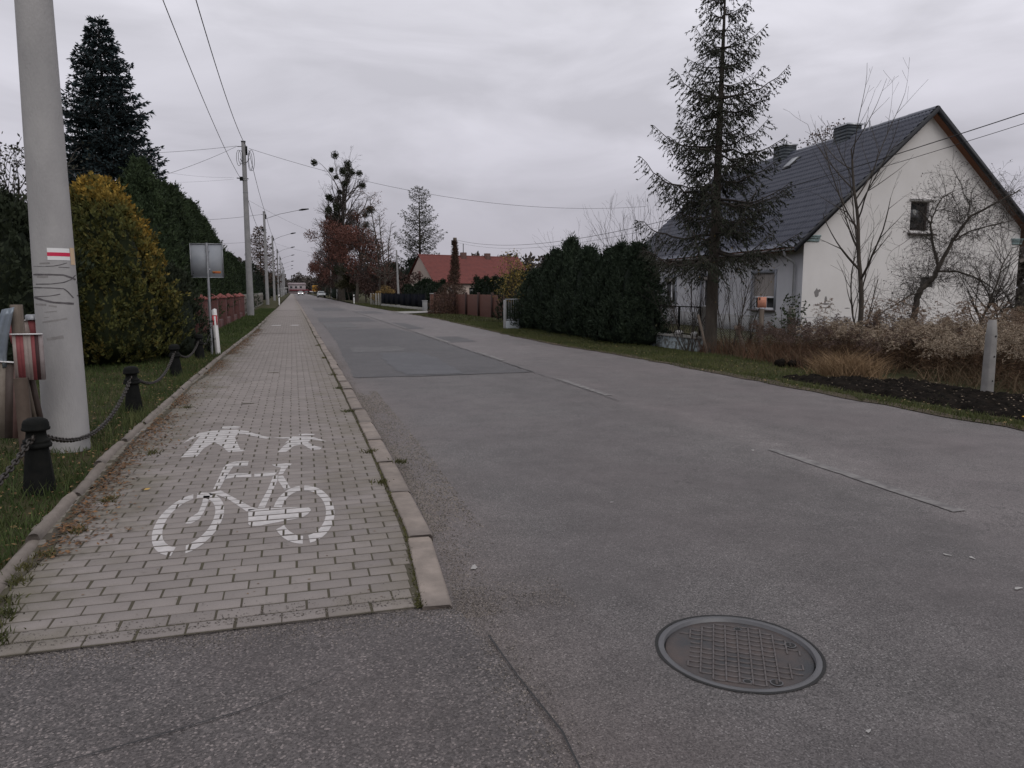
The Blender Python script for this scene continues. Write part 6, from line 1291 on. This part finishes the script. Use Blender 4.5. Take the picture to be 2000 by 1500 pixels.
X = np.repeat(np.array([q[0] for q in bl[1:]]), 110) + r.normal(0, .11, 550); Y = np.repeat(np.array([q[1] for q in bl[1:]]), 110) + r.normal(0, .11, 550); blades('grass_tufts', 'grass grown up round the feet of the bollards', X, Y, zl(X, Y), .13, (.026, .044, .013), (.09, .11, .04), seed=12, w=.006)
n = 9000; Y = 26 + r.random(n) * 40; X = edgex(Y) - .10 - r.random(n) * 1.3; blades('lawn_grass', 'grass strip along the brick pillar fence', X, Y, zl(X, Y), .10, (.024, .042, .012), (.070, .092, .030), seed=2, w=.02)
n = 60000; Y = 5.5 + (r.random(n) ** 1.35) * 32; X = redge(Y) - .06 + r.random(n) ** 1.1 * 2.6; soil = (X > 8.3) & (X < 10.6) & (Y < 11.6 - .5 * (X - 8.3)); keep = (vnoise(X * 1.4, Y * 1.2, 6) + r.random(n) * .7 > .45 + .35 * np.clip((redge(Y) + .35 - X) / .4, 0, 1)) & (~soil | (r.random(n) < .05)); X, Y = X[keep], Y[keep]
blades('verge_grass', 'mown grass verge along the right edge of the road', X, Y, zr(X, Y) - .005, .065, (.030, .044, .013), (.095, .100, .036), seed=3, w=.009)
n = 16000; Y = 37 + r.random(n) * 55; X = redge(Y) + r.random(n) * 3.5; dr = (Y > 50) & (Y < 58); X, Y = X[~dr], Y[~dr]; blades('verge_grass', 'grass and dirt verge before the plank fence', X, Y, zr(X, Y), .08, (.026, .036, .012), (.080, .080, .030), seed=4, w=.03)
# rank dry weeds by the road fence
n = 8000; Y = 8.0 + r.random(n) * 10.2; X = 9.4 + .10 * (Y - 8) + r.random(n) ** 1.1 * 5.5; keep = (X > 9.6 + (Y > 15) * .3) & (vnoise(X * 1.3, Y * 1.3, 31) + r.random(n) * .35 > .52) & ~((X < 10.6) & (Y < 11.0 - .4 * (X - 8.3))); X, Y = X[keep], Y[keep]
blades('dry_weeds', 'tangle of tall straw and rust coloured dead weeds below the gable', X, Y, zr(X, Y), .42, (.030, .021, .014), (.150, .105, .062), .75, .008, 5, 'weeds')
n = 5000; Y = 12.4 + r.random(n) * 5.5; X = 9.9 + r.random(n) * 4.5; kp = vnoise(X * 1.8, Y * 1.8, 33) > .35; X, Y, n = X[kp], Y[kp], int(kp.sum()); blades('dry_weeds', 'reddish brown dead weeds between spruce and mossy post', X, Y, zr(X, Y), .45, (.05, .028, .020), (.13, .070, .042), .5, .008, 6, 'weeds')
# straw tuft bending over the soil
n = 1500; a = r.random(n) * 2 * PI; X = 9.75 + r.normal(0, .22, n); Y = 11.3 + r.normal(0, .30, n); blades('straw_tuft', 'pale straw tuft arching over the left end of the black soil', X, Y, zr(X, Y), .55, (.13, .085, .045), (.30, .20, .115), .9, .007, 7, 'grass')
# goldenrod: stalks with drooping fluffy seed heads
def goldenrod(name, lab, X, Y, H, seed, fl=(.19, .145, .10), fl2=(.48, .40, .31)):
    r = np.random.default_rng(seed); n = len(X); P0, P1, R0, R1 = [], [], [], []; cp, cdv, L, Wd, cc = [], [], [], [], []
    for x, y, h in zip(X, Y, H):
        p = np.array([x, y, float(zr(x, y))]); d = unit(np.array([r.normal(0, .10), r.normal(0, .10), 1])); m_ = 6
        for i in range(m_):
            q = p + d * h / m_; d = unit(d + r.normal(0, .05, 3)); P0.append(p); P1.append(q); R0.append(.0045 * (1 - i / 8)); R1.append(.0045 * (1 - (i + 1) / 8))
            k_ = 5; v = unit(r.normal(0, 1, (k_, 3)) * np.array([1, 1, .3]) + np.array([0, 0, -.3])); cp.append(np.repeat(p[None], k_, 0) + (q - p) * r.random((k_, 1))); cdv.append(v); L.append(.09 * (.5 + r.random(k_))); Wd.append(np.full(k_, .014)); cc.append(lerp((.040, .026, .016), (.13, .080, .045), r.random((k_, 1)))); p = q
        top = p; nb = 5 + int(r.random() * 5); az0 = r.random() * 6
        for b_ in range(nb):
            a_ = az0 + b_ * 2.4; f = b_ / nb; base = top - np.array([0, 0, h * .24 * (1 - f)]); ln = (.19 - .11 * f) * (.6 + .8 * r.random()); s = np.linspace(0, 1, 9)[1:]; 
            pts = base + np.stack([math.cos(a_) * s * ln, math.sin(a_) * s * ln, (.75 * s - .85 * s ** 2) * ln], 1); P0.append(base); P1.append(pts[3]); R0.append(.002); R1.append(.0015); P0.append(pts[3]); P1.append(pts[-1]); R0.append(.0015); R1.append(.001)
            k_ = 40; j = r.integers(0, 8, k_); cp.append(pts[j] + r.normal(0, .008, (k_, 3))); v = unit(r.normal(0, 1, (k_, 3)) + np.array([0, 0, .7])); cdv.append(v); L.append(.024 * (.6 + .8 * r.random(k_))); Wd.append(np.full(k_, .011)); cc.append(lerp(fl, fl2, r.random((k_, 1))) * (.85 + .3 * r.random()))
    b = MB(); b.segs(np.array(P0), np.array(P1), np.array(R0), np.array(R1), 3, (.07, .038, .024)); D = np.concatenate(cdv); b.cards(np.concatenate(cp), D, unit(np.cross(D, rnd_dirs(r, len(D)))), np.concatenate(L), np.concatenate(Wd), np.concatenate(cc)); tag(b.build(name, M['leaf']), lab, 'weeds', kind='stuff')
n = 780; Y = 8.2 + r.random(n) ** .9 * 6.3; X = 10.5 + .05 * Y + r.random(n) ** .9 * 5.2; keep = X > 10.2 + np.clip((11 - Y), 0, 3) * .0 + np.clip(Y - 10.5, 0, 9) * .28; X, Y = X[keep], Y[keep]; H = (.55 + .72 * vnoise(X * 1.3, Y * 1.3, 21)) * (.74 + .46 * r.random(len(X)))
goldenrod('goldenrod', 'dense stand of dead goldenrod with fluffy beige seed heads at the right edge', X, Y, H, 170)
n = 70; Y = 8.6 + r.random(n) * 5; X = 10.9 + r.random(n) * 4.4; goldenrod('tall_weeds', 'few taller bending seed stalks rising over the goldenrod', X, Y, 1.25 + .3 * r.random(n), 175, (.10, .07, .05), (.26, .19, .14))
n = 260; Y = 11.6 + r.random(n) * 5.2; X = 10.6 + r.random(n) * 5.6; goldenrod('brown_weeds', 'dark brown seed stalks along the chain-link fence', X, Y, .72 * (.7 + .6 * r.random(n)), 171, (.06, .04, .032), (.17, .12, .10))
n = 80; Y = 14.5 + r.random(n) * 3.0; X = 12.0 + r.random(n) * 5; goldenrod('brown_weeds', 'darkest seed stalks behind, against the house foot', X, Y, .85 * (.7 + .6 * r.random(n)), 172, (.045, .03, .028), (.12, .085, .075))
# moss and weeds in the pavement joints, fallen leaves, grit
n = 2600; Y = 3.45 + (r.random(n) ** 1.6) * 28; X = kerbx(Y) - .155 + r.normal(0, .012, n); keep = vnoise(Y * 2.2, Y * 0, 5) + r.random(n) * .35 > .42; X, Y = X[keep], Y[keep]
blades('joint_weeds', 'small weeds and moss in the joint between pavers and kerb', X, Y, zp(Y) - .004, .020, (.040, .040, .016), (.095, .092, .030), .8, .006, 8, 'weeds')
def tufts(pts, n, s, h, seed, c0=(.035, .045, .015), c1=(.085, .090, .030)):
    r = np.random.default_rng(seed); X = np.concatenate([r.normal(x, s, n) for x, y in pts]); Y = np.concatenate([r.normal(y, s * 1.2, n) for x, y in pts]); return X, Y
X, Y = tufts([(.62, 5.75), (.64, 6.9), (.60, 9.3), (.62, 11.6), (.64, 13.5), (.85, 6.4), (-1.30, 3.62), (-1.38, 3.75), (-1.36, 3.9), (-1.42, 4.05), (-1.44, 4.3), (-1.46, 4.5), (-1.32, 5.8), (-1.3, 7.4), (-1.35, 10.2), (-1.42, 4.7), (-1.36, 5.1), (.62, 17), (.60, 21)], 70, .032, .03, 3)
blades('path_weeds', 'scattered weed tufts along both pavement edges', X, Y, zp(Y) - .003, .045, (.032, .042, .014), (.100, .088, .034), .8, .007, 9, 'weeds')
def scatter(name, lab, X, Y, Z, size, c0, c1, seed, cat, flat=.25, kind='leaf'):
    r = np.random.default_rng(seed); n = len(X); P = np.stack([X, Y, Z], 1); a = r.random(n) * 2 * PI; D = unit(np.stack([np.cos(a), np.sin(a), r.normal(0, flat, n)], 1)); S = unit(np.cross(D, np.stack([r.normal(0, flat, n), r.normal(0, flat, n), np.ones(n)], 1))); sz = size * (.5 + .9 * r.random(n))
    b = MB(); b.cards(P, D, S, sz, sz * .62, lerp(c0, c1, r.random((n, 1)))); tag(b.build(name, M['leaf']), lab, cat, kind='stuff')
n = 11000; Y = 4.6 + r.random(n) ** 1.1 * 26; off = np.abs(r.normal(0, .15, n)); X = edgex(Y) + .03 + off * (.5 + vnoise(Y * .9, Y * 0, 2)); keep = vnoise(X * 2, Y * 1.1, 12) + r.random(n) * .4 > .50; X, Y = X[keep], Y[keep]
scatter('fallen_leaves', 'drift of brown and rust fallen leaves along the grass edge of the pavement', X, Y, zp(Y) + .004 + r.random(len(X)) * .014, .027, (.045, .026, .016), (.19, .10, .045), 1, 'leaves')
n = 3200; Y = 3 + r.random(n) * 20; X = edgex(Y) - .12 - r.random(n) ** 1.6 * 1.6; scatter('fallen_leaves', 'fallen leaves scattered in the lawn grass', X, Y, zl(X, Y) + .02, .035, (.09, .05, .022), (.26, .17, .08), 2, 'leaves')
n = 1800; Y = 6 + r.random(n) * 26; X = redge(Y) + r.random(n) ** 1.3 * 2; scatter('fallen_leaves', 'fallen leaves scattered over the right verge', X, Y, zr(X, Y) + .02, .04, (.10, .06, .03), (.34, .25, .12), 3, 'leaves')
n = 700; X = 8.3 + r.random(n) * 2.4; Y = 5.6 + r.random(n) * 6; scatter('soil_litter', 'pale dead leaf scraps lying on the black soil', X, Y, soilz(X, Y) + .02, .035, (.04, .03, .02), (.18, .14, .10), 6, 'leaves')
n = 420; Y = 3.6 + r.random(n) * 20; X = -1.3 + r.random(n) * 2; scatter('fallen_leaves', 'a few tiny leaf scraps on the pavers', X, Y, zp(Y) + .003, .014, (.07, .04, .025), (.20, .13, .07), 4, 'leaves', .1)
b = MB(); 
for (x, y, s_, c_) in ((-1.13, 6.0, .055, (.42, .27, .08)), (-1.22, 5.55, .03, (.30, .17, .06)), (8.35, 6.7, .06, (.55, .33, .04)), (-1.27, 5.05, .02, (.6, .58, .5)), (-.58, 10.9, .03, (.1, .05, .03))): b.cards(np.array([[x, y, float(zp(y)) + .012 if x < 5 else .05]]), np.array([[.8, .6, .1]]), np.array([[-.6, .8, .1]]), s_, s_ * .7, c_)
tag(b.build('bright_leaves', M['leaf']), 'few bright yellow fallen leaves at the path and verge edges', 'leaves', kind='stuff')
def grit(name, lab, X, Y, Z, sz, c0, c1, seed):
    r = np.random.default_rng(seed); n = len(X); T = np.array([(1, 0, -.3), (-.5, .87, -.3), (-.5, -.87, -.3), (0, 0, .6)]); F = np.array([(0, 1, 3), (1, 2, 3), (2, 0, 3)]); a = r.random(n) * 2 * PI; s = sz * (.4 + .9 * r.random(n)); ca, sa = np.cos(a), np.sin(a)
    V = np.stack([np.stack([T[k_, 0] * ca - T[k_, 1] * sa, T[k_, 0] * sa + T[k_, 1] * ca * .8, np.full(n, T[k_, 2])], 1) * s[:, None] for k_ in range(4)], 1) + np.stack([X, Y, Z], 1)[:, None]
    b = MB(); b.add(V.reshape(-1, 3), (F[None] + (np.arange(n) * 4)[:, None, None]).reshape(-1, 3), np.repeat(lerp(c0, c1, r.random((n, 1))), 4, 0)); tag(b.build(name, M['gravel']), lab, 'grit', kind='stuff')
n = 9000; Y = 3.3 + r.random(n) ** 1.5 * 18; X = kerbx(Y) + .015 + np.abs(r.normal(0, .11, n)) * (.5 + vnoise(Y * .8, Y * 0, 7)); keep = vnoise(Y * 1.7, X * 3, 9) + r.random(n) * .5 > .45; X, Y = X[keep], Y[keep]
grit('gutter_grit', 'loose grit gathered in the gutter along the kerb', X, Y, np.full(len(X), .002), .0055, (.05, .043, .038), (.22, .19, .17), 1)
n = 9000; Y = 4.6 + r.random(n) * 7; X = kerbx(Y) + .03 + r.random(n) ** 1.4 * .34; keep = vnoise(X * 5, Y * 1.3, 19) + r.random(n) * .4 > .5; X, Y = X[keep], Y[keep]
grit('gutter_grit', 'band of coarse loose gravel beside the kerb stones', X, Y, np.full(len(X), .002), .0085, (.055, .048, .042), (.24, .21, .185), 5)
n = 5200; X = -1.3 + r.random(n) * 2.6; Y = 3.46 + r.normal(0, .10, n); X2 = .80 + r.normal(0, .07, 2200); Y2 = 1.2 + r.random(2200) * 2.4; X, Y = np.r_[X, X2], np.r_[Y, Y2]
grit('crumbled_asphalt', 'crumbled asphalt grit along the broken seams of the crossing', X, Y, np.where(Y > 3.5, zp(Y) + .002, .007), .0045, (.04, .036, .034), (.24, .21, .19), 2)
# dirt strip between asphalt and grass on the right
ys = np.arange(4, 60, .35); b = MB(); V = []; rr_ = np.random.default_rng(5)
for y in ys: V += [(float(redge(y)) - .05 + rr_.normal(0, .03), y, .010), (float(redge(y)) + .14 + .14 * float(vnoise(np.array(y * 1.1), np.array(0.), 3)) + rr_.normal(0, .03), y, .012)]
b.add(V, [(2 * i, 2 * i + 1, 2 * i + 3, 2 * i + 2) for i in range(len(ys) - 1)]); structure(b.build('dirt_strip', M['dirt']), 'bare dirt strip between the asphalt and the right verge')
b = MB(); V = []
for y in np.arange(3.0, 40, .11): V += [(float(edgex(y)) - .02, y, float(zp(y)) - .004), (float(edgex(y)) + .02 + .10 * float(vnoise(np.array(y * 1.9), np.array(0.), 6)), y, float(zp(y)) + .0045)]
b.add(V, [(2 * i, 2 * i + 1, 2 * i + 3, 2 * i + 2) for i in range(len(V) // 2 - 1)]); structure(b.build('soil_fringe', M['joint']), 'earth washed over the outer pavers beside the edging')
